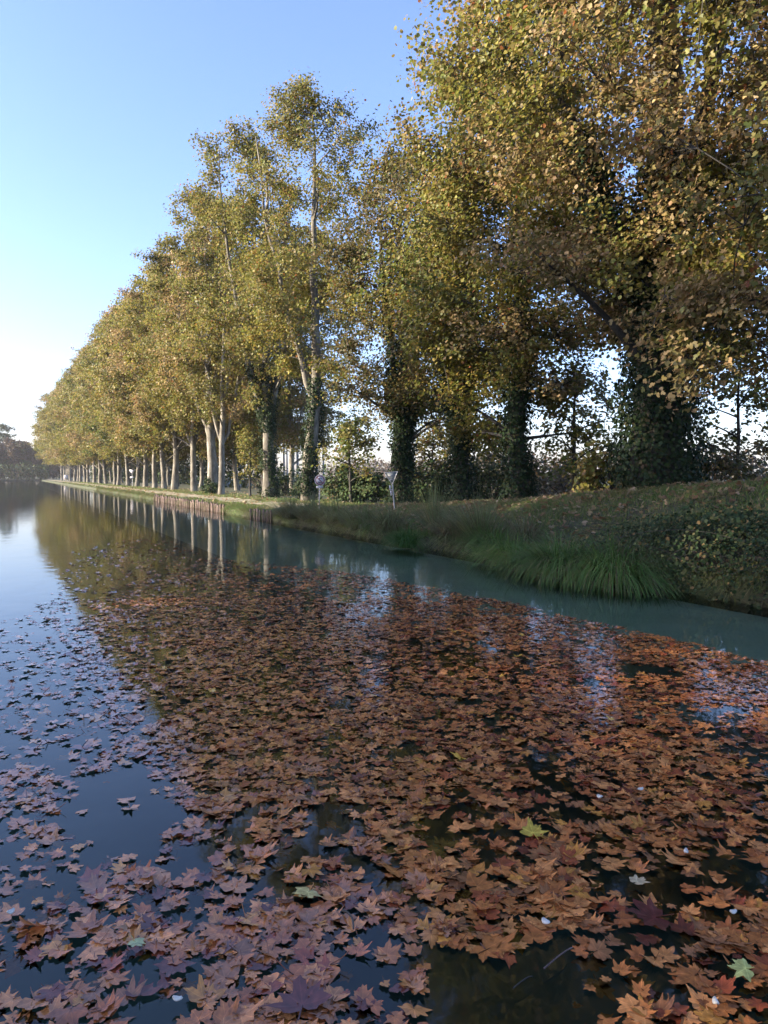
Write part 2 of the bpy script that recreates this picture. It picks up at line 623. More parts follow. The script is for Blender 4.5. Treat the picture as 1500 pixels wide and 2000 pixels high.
PAL = {   # name: list of (weight, colour)
    'brown': [(4, (0.2679, 0.1836, 0.0849)), (3, (0.2166, 0.1694, 0.0612)), (2, (0.1596, 0.1476, 0.0476)), (1.6, (0.3762, 0.2788, 0.1303)), (0.15, (0.2508, 0.0929, 0.0339))],
    'olive': [(3, (0.1715, 0.1545, 0.0341)), (3, (0.1372, 0.1487, 0.0318)), (2, (0.2172, 0.1545, 0.0455)), (1.5, (0.2744, 0.2288, 0.0511)), (0.2, (0.2515, 0.0973, 0.0341))],
    'gold': [(3, (0.1757, 0.1602, 0.0396)), (3, (0.1427, 0.1579, 0.0353)), (2.2, (0.2031, 0.1545, 0.0496)), (1.6, (0.2634, 0.2345, 0.0606)), (0.12, (0.2196, 0.0915, 0.0331))],
    'green': [(4, (.085, .115, .028)), (3, (.115, .130, .030)), (1.5, (.15, .13, .032)), (.6, (.20, .16, .045))],
    'dark': [(3, (.105, .085, .030)), (3, (.085, .090, .026)), (2, (.14, .095, .036)), (1, (.19, .14, .05))],
    'ivy': [(4, (.020, .036, .015)), (3, (.030, .048, .018)), (1, (.050, .060, .024)), (.4, (.07, .06, .03))],
    'bush': [(4, (.040, .066, .026)), (3, (.060, .082, .032)), (1, (.095, .10, .04))],
    'maroon': [(3, (.085, .058, .034)), (3, (.065, .052, .030)), (1, (.11, .07, .04))],
    'grey': [(3, (.17, .15, .11)), (3, (.13, .125, .08)), (1, (.22, .18, .11))],
}


def pick(pal, n, rng, jit=0.18):
    P = PAL[pal]
    wts = np.array([p[0] for p in P], float)
    c = np.array([p[1] for p in P])[rng.choice(len(P), n, p=wts / wts.sum())]
    return c * rng.uniform(1 - jit, 1 + jit, (n, 1)) * rng.uniform(1 - jit / 3, 1 + jit / 3, (n, 3))


def bez(p0, p1, p2, k):
    t = np.linspace(0, 1, k)[:, None]
    return (1 - t) ** 2 * p0 + 2 * t * (1 - t) * p1 + t * t * p2


def make_stem(rng, base, top, r0, r1, k=14, wob=0.12, flare=True):
    t = np.linspace(0, 1, k)
    P = base[None] * (1 - t)[:, None] + top[None] * t[:, None]
    L = np.linalg.norm(top - base)
    nz = rng.normal(size=(k, 3)) * wob * L / 20
    nz[:, 2] = 0
    nz = np.cumsum(nz, 0) * 0.6
    nz -= t[:, None] * nz[-1]
    P = P + nz
    rad = r1 + (r0 - r1) * (1 - t) ** 0.85
    if flare:
        rad = rad * (1 + 0.30 * np.exp(-t * L / 0.4))
    return P, rad


def make_tree(seed, H, hb, Rc, r0, n_bough, n_clump, n_leaf, leaf=0.2, pal=('gold',), stems=None, lod='lo', ivy=0.0, ivy_r=0.3,
              ivy_n=270, lean=(0, 0), top_pow=0.6, low_pow=0.35, clump_r=0.55, bough_r=1.25, skirt=0.0, ex=1.0, ivy_stems=True, k_trunk=10, shift=(0, 0), up=0.55, prof=None, ivy_gap=0.0):
    """returns meshes: trunk (trunk, limbs, twigs), crown, ivy or None; built round the origin"""
    rng = np.random.default_rng(seed)
    wood = MB()
    samples = []      # (point, radius)
    stem_list = []
    P, rad = make_stem(rng, np.array([0, 0, -0.35]), np.array([lean[0], lean[1], H * 0.94]), r0, 0.03, 16)
    stem_list.append((P, rad))
    for (hf, ox, oy, ht, rf) in (stems or []):
        t = hf / (H * 0.94)
        i = int(round(t * 15))
        b = P[i]
        tp = np.array([ox, oy, ht])
        mid = b * 0.55 + tp * 0.45
        mid[:2] = b[:2] * 0.25 + tp[:2] * 0.75
        Q = bez(b, mid, tp, 12) + np.concatenate([np.zeros((1, 3)), rng.normal(size=(11, 3)) * 0.1])
        rq = np.linspace(rad[i] * rf, 0.03, 12)
        stem_list.append((Q, rq))
    for Pq, rq in stem_list:
        wood.tube(Pq, rq, k_trunk)
        for a, b in zip(Pq, rq):
            if a[2] > hb * 0.55:
                samples.append((a, b))
    SP = np.array([s[0] for s in samples])
    SR = np.array([s[1] for s in samples])

    def env(t):
        if prof is not None:
            return np.interp(t, [a[0] for a in prof], [a[1] for a in prof])
        e = (np.clip(t, 0.001, 1) ** low_pow) * (np.clip(1 - t, 0.0, 1) ** top_pow)
        tt = low_pow / (low_pow + top_pow)
        return e / (tt ** low_pow * (1 - tt) ** top_pow)
    # boughs
    bc = []
    k = 0
    while len(bc) < n_bough:
        t = rng.uniform(0.02, 1.0) ** 0.9
        if prof is None and t > 0.80 and rng.random() < .45 + (t - .8):
            continue
        a = k * 2.39996 + rng.uniform(-.5, .5)
        k += 1
        lob = 0.78 + 0.5 * float(vnoise(a * 1.1 + 30, t * 4, seed % 97))
        rr = Rc * env(t) * lob * rng.uniform(0.04, 1.0) ** 0.55
        h = hb + (H - hb) * t
        if skirt and rng.random() < skirt:
            h = hb + (H - hb) * rng.uniform(-0.06, 0.12)
            rr = Rc * rng.uniform(0.6, 0.95)
        bc.append((rr * math.cos(a) + lean[0] * h / H + shift[0] * t, rr * math.sin(a) * ex + lean[1] * h / H + shift[1] * t, h))
    bc.append((lean[0] + shift[0], lean[1] + shift[1], H - bough_r * 1.2))
    bc = np.array(bc)
    order = np.argsort(np.hypot(bc[:, 0], bc[:, 1]))
    LP, LN, LS, LC = [], [], [], []
    for bi in order:
        c = bc[bi]
        dz = c[2] - SP[:, 2]
        hd = np.hypot(c[0] - SP[:, 0], c[1] - SP[:, 1])
        cost = np.hypot(hd, dz) + np.where(dz < hd * 0.45, (hd * 0.45 - dz) * 1.6, 0) - SR * 2.0
        j = int(np.argmin(cost))
        p0 = SP[j]
        L = np.linalg.norm(c - p0)
        mid = (p0 + c) / 2
        mid[2] += L * rng.uniform(-0.02, 0.16)
        mid[:2] += rng.normal(size=2) * L * 0.07
        kk = max(4, min(9, int(L / 0.7)))
        Q = bez(p0, mid, c, kk)
        ra = min(SR[j] * 0.62, 0.028 * L + 0.02)
        rq = np.linspace(ra, 0.018, kk)
        wood.tube(Q, rq, 5, cap=False)
        SP = np.concatenate([SP, Q[1:]])
        SR = np.concatenate([SR, rq[1:]])
        pl = pal[rng.integers(len(pal))]
        shade = rng.uniform(0.85, 1.15)
        br = bough_r * (0.5 + 0.5 * min(1.0, float(env(min(.99, max(.01, (c[2] - hb) / (H - hb)))))))
        for _ in range(n_clump):
            cc = c + rng.normal(size=3) * br * np.array([.62, .62, .5])
            b0 = Q[rng.integers(kk // 2, kk)]
            m2 = (b0 + cc) / 2 + np.array([0, 0, rng.uniform(-.05, .2)])
            tw = bez(b0, m2, cc, 4)
            wood.tube(tw, np.array([.016, .012, .009, .005]), 3, cap=False)
            nl = max(3, int(n_leaf * rng.uniform(0.5, 1.5)))
            pp = cc + rng.normal(size=(nl, 3)) * clump_r * np.array([.6, .6, .45])
            al = rng.random((nl, 1)) ** .5
            on = rng.random(nl) < 0.3
            pp[on] = (b0 + (cc - b0) * al)[on] + rng.normal(size=(on.sum(), 3)) * 0.13
            out = pp - np.array([lean[0] * .5, lean[1] * .5, c[2] - 2.0])
            out[:, 2] *= 0.4
            out /= np.linalg.norm(out, axis=1)[:, None] + 1e-6
            nn = np.array([0, 0, up]) + out * 0.55 + rng.normal(size=(nl, 3)) * 0.55
            LP.append(pp)
            LN.append(nn)
            LS.append(leaf * rng.uniform(0.6, 1.25, nl))
            LC.append(pick(pl, nl, rng) * shade)
    LP, LN, LS, LC = map(np.concatenate, (LP, LN, LS, LC))
    V, F, Cc = leaf_cloud(LP, LN, LS, LC, rng, {'lo': (LEAF_LO, LEAF_LO_F), 'md': (LEAF_MD, LEAF_MD_F), 'hi': (LEAF_HI, LEAF_HI_F)}[lod])
    crown = np_mesh('crown', V, F, Cc)
    trunk = wood.mesh('trunk', smooth=True)
    ivm = None
    if ivy > 0:
        IP, IN = [], []
        for si, (Pq, rq) in enumerate(stem_list if ivy_stems else stem_list[:1]):
            for i in range(len(Pq) - 1):
                a, b = Pq[i], Pq[i + 1]
                seg = np.linalg.norm(b - a)
                if a[2] > ivy:
                    break
                thin = 1 - 0.75 * max(0, (a[2] - ivy * 0.45) / (ivy * 0.55))
                rr = (rq[i] + rq[i + 1]) / 2
                n_ = int(2 * math.pi * (rr + ivy_r * .6) * seg * ivy_n * (0.35 + .65 * thin))
                tt = rng.random(n_)
                an = rng.uniform(0, 2 * math.pi, n_)
                tuft = 0.5 + vnoise(an * 1.6 + si * 9, (a[2] + (b[2] - a[2]) * tt) * 1.7, seed % 89)
                ro = rr + ivy_r * tuft * rng.uniform(0.05, 1.0, n_) * (0.4 + .6 * thin)
                dr = np.stack([np.cos(an), np.sin(an), np.zeros(n_)], -1)
                kp = vnoise(an * 1.1 + si * 5, (a[2] + (b[2] - a[2]) * tt) * .8, seed % 83 + 3) > ivy_gap * (1.25 - .5 * a[2] / ivy)
                tt, an, ro, dr = tt[kp], an[kp], ro[kp], dr[kp]
                n_ = len(tt)
                IP.append(a + (b - a) * tt[:, None] + dr * ro[:, None])
                IN.append(dr + rng.normal(size=(n_, 3)) * .45 + np.array([0, 0, .25]))
        IP, IN = np.concatenate(IP), np.concatenate(IN)
        V, F, Cc = leaf_cloud(IP, IN, rng.uniform(.07, .15, len(IP)), pick('ivy', len(IP), rng, .3), rng, (LEAF_LO, LEAF_LO_F), 0.8)
        ivm = np_mesh('ivy', V, F, Cc)
    return trunk, crown, ivm


def plant(loc, meshes, label, group=None, name='plane_tree', cat='tree', bark=None, rz=0.0, sc=1.0):
    o = empty(name, loc, label, cat, group, rz)
    o.scale = (sc, sc, sc)
    link('trunk', meshes[0], bark or M_BARK, o)
    link('crown', meshes[1], M_CROWN, o)
    if len(meshes) > 2 and meshes[2] is not None:
        link('ivy', meshes[2], M_IVY, o)
    return o


def copy_tree(o, loc, label, group, rz, sc):
    c = o.copy()
    COL.objects.link(c)
    c.location = loc
    c.rotation_euler = (0, 0, rz)
    c.scale = sc if isinstance(sc, tuple) else (sc, sc, sc)
    c['label'] = label
    c['group'] = group
    for ch in list(o.children):
        d = ch.copy()
        COL.objects.link(d)
        d.parent = c
    return c


def at(px, Z):
    x = (px - 750) / FPX * Z
    return (x, Z, ground(x, Z) - 0.02)


ROW = 'plane trees in the canal bank row'
# name, position, parameters, label
near = [
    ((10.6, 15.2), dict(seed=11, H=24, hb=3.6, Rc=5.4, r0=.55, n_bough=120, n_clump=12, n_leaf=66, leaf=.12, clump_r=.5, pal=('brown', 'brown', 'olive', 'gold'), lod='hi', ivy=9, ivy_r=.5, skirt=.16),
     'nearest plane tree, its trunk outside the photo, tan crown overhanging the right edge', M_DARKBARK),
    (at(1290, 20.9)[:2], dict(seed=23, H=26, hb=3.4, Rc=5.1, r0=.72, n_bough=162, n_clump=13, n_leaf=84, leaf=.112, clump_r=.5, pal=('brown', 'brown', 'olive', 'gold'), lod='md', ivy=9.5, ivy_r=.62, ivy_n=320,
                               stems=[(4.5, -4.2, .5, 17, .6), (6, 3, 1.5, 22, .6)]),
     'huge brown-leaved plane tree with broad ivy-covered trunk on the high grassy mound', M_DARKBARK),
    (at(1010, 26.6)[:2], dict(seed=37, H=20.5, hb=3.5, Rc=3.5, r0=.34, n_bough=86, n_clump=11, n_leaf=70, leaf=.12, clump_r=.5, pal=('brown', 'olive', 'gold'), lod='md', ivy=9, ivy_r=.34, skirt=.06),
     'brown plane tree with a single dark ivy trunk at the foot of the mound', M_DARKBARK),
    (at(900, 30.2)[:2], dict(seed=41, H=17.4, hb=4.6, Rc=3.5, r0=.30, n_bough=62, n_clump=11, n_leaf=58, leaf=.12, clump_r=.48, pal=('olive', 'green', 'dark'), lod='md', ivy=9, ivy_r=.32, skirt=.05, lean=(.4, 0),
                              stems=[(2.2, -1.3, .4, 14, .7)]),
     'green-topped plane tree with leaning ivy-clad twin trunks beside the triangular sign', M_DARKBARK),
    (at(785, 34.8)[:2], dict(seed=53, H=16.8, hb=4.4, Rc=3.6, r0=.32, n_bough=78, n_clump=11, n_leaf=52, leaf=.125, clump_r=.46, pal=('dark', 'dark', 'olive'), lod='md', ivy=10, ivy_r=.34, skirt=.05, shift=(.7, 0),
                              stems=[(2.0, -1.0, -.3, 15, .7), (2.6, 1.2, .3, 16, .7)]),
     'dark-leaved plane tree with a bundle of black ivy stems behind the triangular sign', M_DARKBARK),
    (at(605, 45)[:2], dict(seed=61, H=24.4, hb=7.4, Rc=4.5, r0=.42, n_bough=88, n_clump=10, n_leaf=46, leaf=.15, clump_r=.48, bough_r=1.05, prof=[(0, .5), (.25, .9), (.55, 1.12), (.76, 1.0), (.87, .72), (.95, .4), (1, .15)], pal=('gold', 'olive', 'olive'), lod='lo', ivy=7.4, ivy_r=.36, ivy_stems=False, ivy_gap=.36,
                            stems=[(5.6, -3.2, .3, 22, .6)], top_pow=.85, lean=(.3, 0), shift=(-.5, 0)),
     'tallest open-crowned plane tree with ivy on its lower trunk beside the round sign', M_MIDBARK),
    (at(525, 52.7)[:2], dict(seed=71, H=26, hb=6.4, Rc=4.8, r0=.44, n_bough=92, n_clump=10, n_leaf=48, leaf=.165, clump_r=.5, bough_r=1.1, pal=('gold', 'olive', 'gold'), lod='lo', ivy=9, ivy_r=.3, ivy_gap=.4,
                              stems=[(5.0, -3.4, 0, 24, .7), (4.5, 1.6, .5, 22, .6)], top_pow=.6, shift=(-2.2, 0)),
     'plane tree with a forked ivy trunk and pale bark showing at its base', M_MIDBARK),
    (at(435, 62)[:2], dict(seed=83, H=24, hb=6.0, Rc=4.6, r0=.26, n_bough=70, n_clump=10, n_leaf=46, leaf=.175, clump_r=.5, bough_r=1.1, lean=(.5, 0), pal=('gold', 'olive', 'brown'), lod='lo', stems=[(4.2, 2.8, 0, 19, .65), (4.8, -2.4, 1, 20, .6), (5.4, 1.2, -1, 18, .5)]),
     'slim grey-trunked plane tree just right of the round green bush', M_BARK),
    (at(416, 66)[:2], dict(seed=89, H=26, hb=6.2, Rc=6.0, r0=.45, n_bough=98, n_clump=10, n_leaf=48, leaf=.19, clump_r=.5, bough_r=1.1, lean=(-.9, 0), pal=('gold', 'gold', 'olive'), lod='lo', stems=[(4.6, -3.4, 0, 21, .7), (5.2, 3.2, 0, 20, .6), (6, .6, 1, 20, .5)]),
     'stout plane tree with a white forked trunk above the round green bush', M_BARK),
    (at(379, 75)[:2], dict(seed=97, H=25.5, hb=5.4, Rc=6.6, r0=.31, n_bough=112, n_clump=10, n_leaf=46, leaf=.205, clump_r=.52, bough_r=1.1, lean=(.7, 0), pal=('gold', 'olive', 'brown'), lod='lo', stems=[(4.6, -3, 0, 19, .62), (5.5, 2.6, .5, 18, .5)]),
     'plane tree with a clean white trunk, first to the left of the round green bush', M_BARK),
    (at(343, 83)[:2], dict(seed=101, H=25.5, hb=5.2, Rc=6.8, r0=.36, n_bough=116, n_clump=10, n_leaf=46, leaf=.205, clump_r=.52, bough_r=1.1, lean=(-.4, 0), pal=('gold', 'olive', 'brown'), lod='lo', stems=[(4.4, 3, 0, 20, .62), (5.6, -2.6, .4, 18, .5)]),
     'plane tree with a thick white trunk above the far end of the stake edging', M_BARK),
]
for (xy, kw, lab, bark) in near:
    x, y = xy
    plant((x, y, ground(x, y) - .02), make_tree(**kw), lab, ROW, bark=bark)

# the long row beyond, and a second row behind the path: four prototypes, copied
protos = []
pal_sets = [('gold', 'olive'), ('gold', 'brown', 'olive'), ('olive', 'gold', 'green'), ('gold', 'gold', 'brown')]
far_s = [92, 100, 108, 116, 124.5, 133, 142, 151, 160, 169, 178, 188, 198, 208, 219, 230, 242, 254, 266, 279, 292, 305]
words = ['ochre', 'olive-brown', 'yellow-green', 'golden']
rnd = random.Random(5)
ordn = ['first', 'second', 'third', 'fourth', 'fifth', 'sixth', 'seventh', 'eighth', 'ninth', 'tenth', 'eleventh', 'twelfth', 'thirteenth', 'fourteenth',
        'fifteenth', 'sixteenth', 'seventeenth', 'eighteenth', 'nineteenth', 'twentieth', 'last but one', 'last and farthest']
for i, s in enumerate(far_s):
    d = 5.9 + rnd.uniform(-.5, .5)
    x, y = sd_to_xy(s, d)
    z = ground(x, y) - .02
    lab = f'{words[i % 4]} plane tree in the long bank row, {ordn[i]} beyond the stake edging'
    if i < 4:
        ms = make_tree(seed=200 + i, H=26.5, hb=4.6, Rc=7.3, r0=.31, n_bough=132, n_clump=9, n_leaf=42, leaf=.245, low_pow=.28, lean=((i - 1.5) * .5, .2), pal=pal_sets[i], stems=[(4.4 + i * .5, -3 + i * 1.1, .4, 20, .6), (5.4, 3 - i * .9, -.6, 19, .55)], clump_r=.6)
        protos.append(plant((x, y, z), ms, lab, ROW))
    else:
        h = rnd.uniform(.9, 1.08)
        g = 1 + max(0, s - 120) / 620
        copy_tree(protos[i % 4], (x, y, z), lab, ROW, rnd.uniform(0, 6.28), (g, g, g * h))
ROW2 = 'plane trees in the second row behind the towpath'
b_s = [66, 74, 82, 91, 99, 108, 117, 126, 136, 146, 157, 168, 180, 194, 210, 228]
for i, s in enumerate(b_s):
    x, y = sd_to_xy(s, 12.5 + rnd.uniform(-.6, .6))
    copy_tree(protos[(i * 3 + 1) % 4], (x, y, ground(x, y) - .02), 'pale-trunked plane tree half hidden in the second row behind the bank trees', ROW2, rnd.uniform(0, 6.28), (.92, .92, rnd.uniform(.8, .9)))

# the same planes on the other bank: they stand beside the camera, out of the photograph, and shade the near bank from the low sun
for i, (s, d, h) in enumerate(((-14, -42, .62), (-6, -42.5, .61), (1, -42, .61), (9, -42.5, .62), (16, -42.5, .8), (23, -42, 1.0), (31, -42.5, 1.04), (39, -42, .95))):
    x, y = sd_to_xy(s, d)
    copy_tree(protos[(i * 2 + 1) % 4], (x, y, .55), 'tall plane tree on the opposite bank, its shade falling across the canal', 'plane trees on the opposite bank', i * 1.3, (1.1, 1.1, h))

# dark wood where the canal bends away
WOOD = 'dark trees at the far bend of the canal'
wp = None
k = 0
for X_, Z_, h in ((-196, 335, 17), (-187, 338, 18.5), (-178, 333, 17.5), (-171, 340, 19), (-164, 334, 18), (-158, 341, 17), (-151, 338, 18), (-144, 345, 17), (-183, 350, 19), (-205, 345, 20), (-214, 338, 19)):
    lab = 'dark brown tree in shade at the far bend of the canal'
    if wp is None:
        ms = make_tree(seed=301, H=18, hb=.4, Rc=6.4, r0=.4, n_bough=110, n_clump=9, n_leaf=24, leaf=.6, pal=('maroon', 'maroon', 'bush'), clump_r=.9, low_pow=.2, top_pow=.4)
        wp = plant((X_, Z_, .55), ms, lab, WOOD, name='broadleaf_tree', bark=M_DARKBARK)
    else:
        copy_tree(wp, (X_, Z_, .55), lab, WOOD, rnd.uniform(0, 6.28), h / 18)
ms = make_tree(seed=305, H=26, hb=18, Rc=5, r0=.45, n_bough=26, n_clump=9, n_leaf=18, leaf=.5, pal=('bush', 'ivy'), clump_r=.8, low_pow=.3, top_pow=.4)
plant((-186, 362, .55), ms, 'dark round-topped pine standing above the wood at the far bend', name='pine_tree', bark=M_DARKBARK)

# pale poplar plantation behind the bank
def make_poplar(seed):
    rng = np.random.default_rng(seed)
    tr = MB()
    P, rad = make_stem(rng, np.array([0, 0, -.3]), np.array([rng.normal() * .2, 0, 17.]), .17, .03, 10, .06)
    tr.tube(P, rad, 6)
    tw = MB()
    for i in range(34):
        t = rng.uniform(.3, .98)
        b = P[0] + (P[-1] - P[0]) * t
        a = rng.uniform(0, 6.28)
        L = rng.uniform(1, 2.6) * (1.15 - t * .7)
        e = b + np.array([math.cos(a) * L * .55, math.sin(a) * L * .55, L])
        tw.tube(bez(b, (b + e) / 2 + np.array([math.cos(a), math.sin(a), -.3]) * L * .12, e, 4), np.array([.035, .026, .016, .008]), 3, cap=False)
    P2 = np.stack([rng.normal(size=260) * .8, rng.normal(size=260) * .8, rng.uniform(6, 17, 260)], -1)
    V, F, Cc = leaf_cloud(P2, rng.normal(size=(260, 3)), rng.uniform(.12, .24, 260), pick('grey', 260, rng), rng)
    tw.add(V, F)
    return tr.mesh('trunk', True), tw.mesh('crown')


POP = 'pale bare poplars planted in rows behind the bank'
pp = []
rp = random.Random(8)
n = 0
for row in range(7):
    for j in range(13):
        s = 56 + j * 6.2 + rp.uniform(-.5, .5)
        d = 24 + row * 6.5 + rp.uniform(-.5, .5)
        x, y = sd_to_xy(s, d)
        u_, v_ = project(x, y, 3)
        if not (-100 < u_ < 640):
            continue
        lab = 'slender pale bare-crowned poplar in the plantation behind the bank trees'
        z = ground(x, y) - .02
        if len(pp) < 3:
            a, b = make_poplar(400 + len(pp))
            o = empty('poplar_tree', (x, y, z), lab, 'tree', POP)
            link('trunk', a, M_PALEBARK, o)
            link('crown', b, M_PALEBARK, o)
            pp.append(o)
        else:
            copy_tree(pp[n % 3], (x, y, z), lab, POP, rp.uniform(0, 6.28), rp.uniform(.85, 1.1))
        n += 1


# bushes, saplings, hedges
def make_bush(seed, w_, d_, h, n_, leaf, pal, shape=1.0):
    rng = np.random.default_rng(seed)
    nc = max(12, n_ // 40)
    a = rng.uniform(0, 6.28, nc)
    el = np.arcsin(rng.uniform(0, 1, nc))
    rr = rng.uniform(.5, 1, nc) ** .5
    lob = .75 + .5 * rng.random(nc)
    cen = np.stack([np.cos(a) * np.cos(el) * rr * w_ * lob, np.sin(a) * np.cos(el) * rr * d_ * lob, np.sin(el) * rr * h * lob * .9 + .1], -1)
    idx = rng.integers(0, nc, n_)
    P = cen[idx] + rng.normal(size=(n_, 3)) * np.array([.2, .2, .17]) * h * .5
    P[:, 2] = np.abs(P[:, 2])
    nn = P / np.array([w_, d_, h]) + rng.normal(size=(n_, 3)) * .5 + np.array([0, 0, .3])
    V, F, Cc = leaf_cloud(P, nn, leaf * rng.uniform(.6, 1.3, n_), pick(pal, n_, rng, .25), rng)
    st = MB()
    for c in cen[:26]:
        b = np.array([rng.normal() * .1 * w_, rng.normal() * .1 * d_, -.15])
        st.tube(bez(b, (b + c) / 2 + np.array([0, 0, .2 * h]), c, 5), np.linspace(.03, .006, 5), 4, cap=False)
    return np_mesh('foliage', V, F, Cc), st.mesh('stems', True)


def bush(px, Z, args, label, name='bush', group=None, mat=None):
    x, y, z = at(px, Z)
    o = empty(name, (x, y, z), label, 'bush', group)
    f, s = make_bush(*args)
    link('foliage', f, mat or M_IVY, o)
    link('stems', s, M_DARKBARK, o)
    return o


bush(411, 63.5, (501, .75, .75, 1.3, 900, .16, 'bush'), 'small round green bush at the foot of the white forked plane tree')
bush(672, 42, (502, 1.6, 1.3, 2.2, 2600, .16, 'bush'), 'dark green bush right behind the round sign')
bush(735, 41, (503, 1.7, 1.3, 1.9, 2600, .16, 'bush'), 'low dark bush between the round sign and the triangular sign')
bush(830, 38, (504, 1.6, 1.2, 2.2, 2600, .15, 'ivy'), 'blackish ivy bush behind the triangular sign')
bush(900, 35.5, (505, 1.4, 1.2, 2.0, 2200, .15, 'ivy'), 'dark bush at the foot of the leaning ivy-clad trunks')
bush(1195, 23.5, (506, 1.1, .9, 1.9, 1500, .15, 'olive'), 'sparse yellow-green bush close to the left of the huge ivy trunk', mat=M_CROWN)
bush(1110, 30, (507, 1.4, 1.2, 1.9, 1100, .14, 'grey'), 'pale scrubby bush between the two ivy trunks on the mound', mat=M_CROWN)

for q_, (px, Z, a_, lab) in enumerate((
        (1045, 33, (1.5, 1.1, 2.4, 2400, .13, 'dark'), 'tangled brown bush just right of the single ivy trunk'),
        (965, 33, (1.3, 1.0, 2.0, 2000, .13, 'bush'), 'dark bush just left of the single ivy trunk'),
        (865, 42, (1.7, 1.3, 2.3, 2400, .15, 'dark'), 'tall tangled bush between the black ivy stems and the leaning trunks'),
        (700, 47, (2.0, 1.5, 1.7, 2400, .16, 'dark'), 'brown thicket bush filling the gap behind the round sign'),
        (560, 58, (1.6, 1.2, 2.2, 1800, .17, 'bush'), 'dark bush between the two forked ivy trunks beyond the round sign'),
        (1400, 25, (1.6, 1.1, 1.7, 2200, .12, 'dark'), 'brown bush on the mound crest right of the huge ivy trunk'))):
    bush(px, Z, (520 + q_,) + a_, lab, mat=M_CROWN)

for (px, Z, H, hb, Rc, pal, lab, seed) in (
        (1120, 27, 5.2, .6, 1.7, ('brown', 'green'), 'twiggy golden sapling between the two ivy trunks on the mound', 604),
        (1440, 27, 5.6, .6, 1.9, ('olive', 'dark'), 'loose olive sapling on the mound right of the huge ivy trunk', 605),
        (845, 41, 4.4, .8, 1.4, ('dark', 'olive'), 'dark sapling in the gap right of the black ivy stems', 606),
        (684, 40, 4.6, 1.4, 1.7, ('green', 'gold'), 'low golden-green young tree between the round sign and the dark ivy stems', 601),
        (488, 56, 4.6, 1.0, 1.3, ('gold', 'gold'), 'small yellow-leaved sapling left of the forked ivy trunk', 602),
        (955, 36, 4.5, 1.0, 1.2, ('grey', 'green'), 'thin sapling in the gap between the leaning trunks and the mound trunk', 603)):
    x, y, z = at(px, Z)
    plant((x, y, z), make_tree(seed, H, hb, Rc, .09, 20, 7, 16, leaf=.17, pal=pal, clump_r=.35, bough_r=.6), lab, name='sapling', bark=M_DARKBARK)

# hedge and far woods that read as one mass
def mass(name, s0, s1, d0, d1, h, n_, leaf, pal, seed, mat):
    rng = np.random.default_rng(seed)
    s = rng.uniform(s0, s1, n_)
    d = rng.uniform(d0, d1, n_)
    x, y = sd_to_xy(s, d)
    top = h * (.45 + .75 * vnoise(s * .35 / max(1, h / 4), d * .2, seed)) + h * .25 * vnoise(s * 1.4, d, seed + 1)
    z = ground_sd(s, d) + top * rng.uniform(0, 1, n_) ** .8
    V, F, Cc = leaf_cloud(np.stack([x, y, z], -1), rng.normal(size=(n_, 3)) + np.array([-.6, -.4, .5]), leaf * rng.uniform(.6, 1.4, n_), pick(pal, n_, rng, .25), rng)
    o = link(name, np_mesh(name, V, F, Cc), mat)
    tag(o, kind='stuff')
    return o


tag(mass('hedge', 88, 320, 17, 20, 5.0, 14000, .5, 'bush', 71, M_IVY), 'dark green hedge filling the gaps behind the far tree rows', 'hedge')
tag(mass('undergrowth', 40, 90, 15, 21, 1.3, 5000, .22, 'grey', 72, M_CROWN), 'low pale scrub behind the bank trees', 'scrub')
tag(mass('scrub', 12, 36, 11, 17, 1.9, 6500, .13, 'grey', 73, M_CROWN), 'pale scrub showing behind the grassy mound', 'scrub')
tag(mass('thicket', 337, 343, -62, 3, 6.0, 5000, .7, 'bush', 75, M_IVY), 'dark thicket under the trees at the far bend', 'thicket')
tag(mass('far_wood', -200, 420, 150, 190, 9.0, 16000, 1.1, 'maroon', 74, M_CROWN), 'distant wood along the horizon behind the bank', 'wood')


# ------------------------------------------------------------------ bank: grass, fallen leaves, sedge, brambles
def ribbon(base, dirs, L, wd, droop, k, rng):
    """n curved blades, k segments; returns V, F (vectorised)"""
    n = len(base)
    t = np.linspace(0, 1, k + 1)
    side = np.stack([-dirs[:, 1], dirs[:, 0], np.zeros(n)], -1)
    side /= np.linalg.norm(side, axis=1)[:, None] + 1e-9
    ho = np.hypot(dirs[:, 0], dirs[:, 1])[:, None]
    P = base[:, None, :] + dirs[:, None, :] * (L[:, None] * t[None])[:, :, None]
    P[:, :, 2] -= (droop * L)[:, None] * t[None] ** 2.2
    hx = dirs[:, :2] * (droop * L * .25)[:, None]
    P[:, :, :2] += hx[:, None, :] * (t ** 2)[None, :, None]
    wv = wd[:, None] * (1 - t[None] ** 1.6 * .95) * .5
    A = P - side[:, None, :] * wv[:, :, None]
    B = P + side[:, None, :] * wv[:, :, None]
    V = np.stack([A, B], 2).reshape(-1, 3)
    i, j = np.meshgrid(np.arange(n), np.arange(k), indexing='ij')
    q = i * 2 * (k + 1) + j * 2
    F = np.stack([q, q + 1, q + 3, q + 2], -1).reshape(-1, 4)
    return V, F


rng = np.random.default_rng(77)


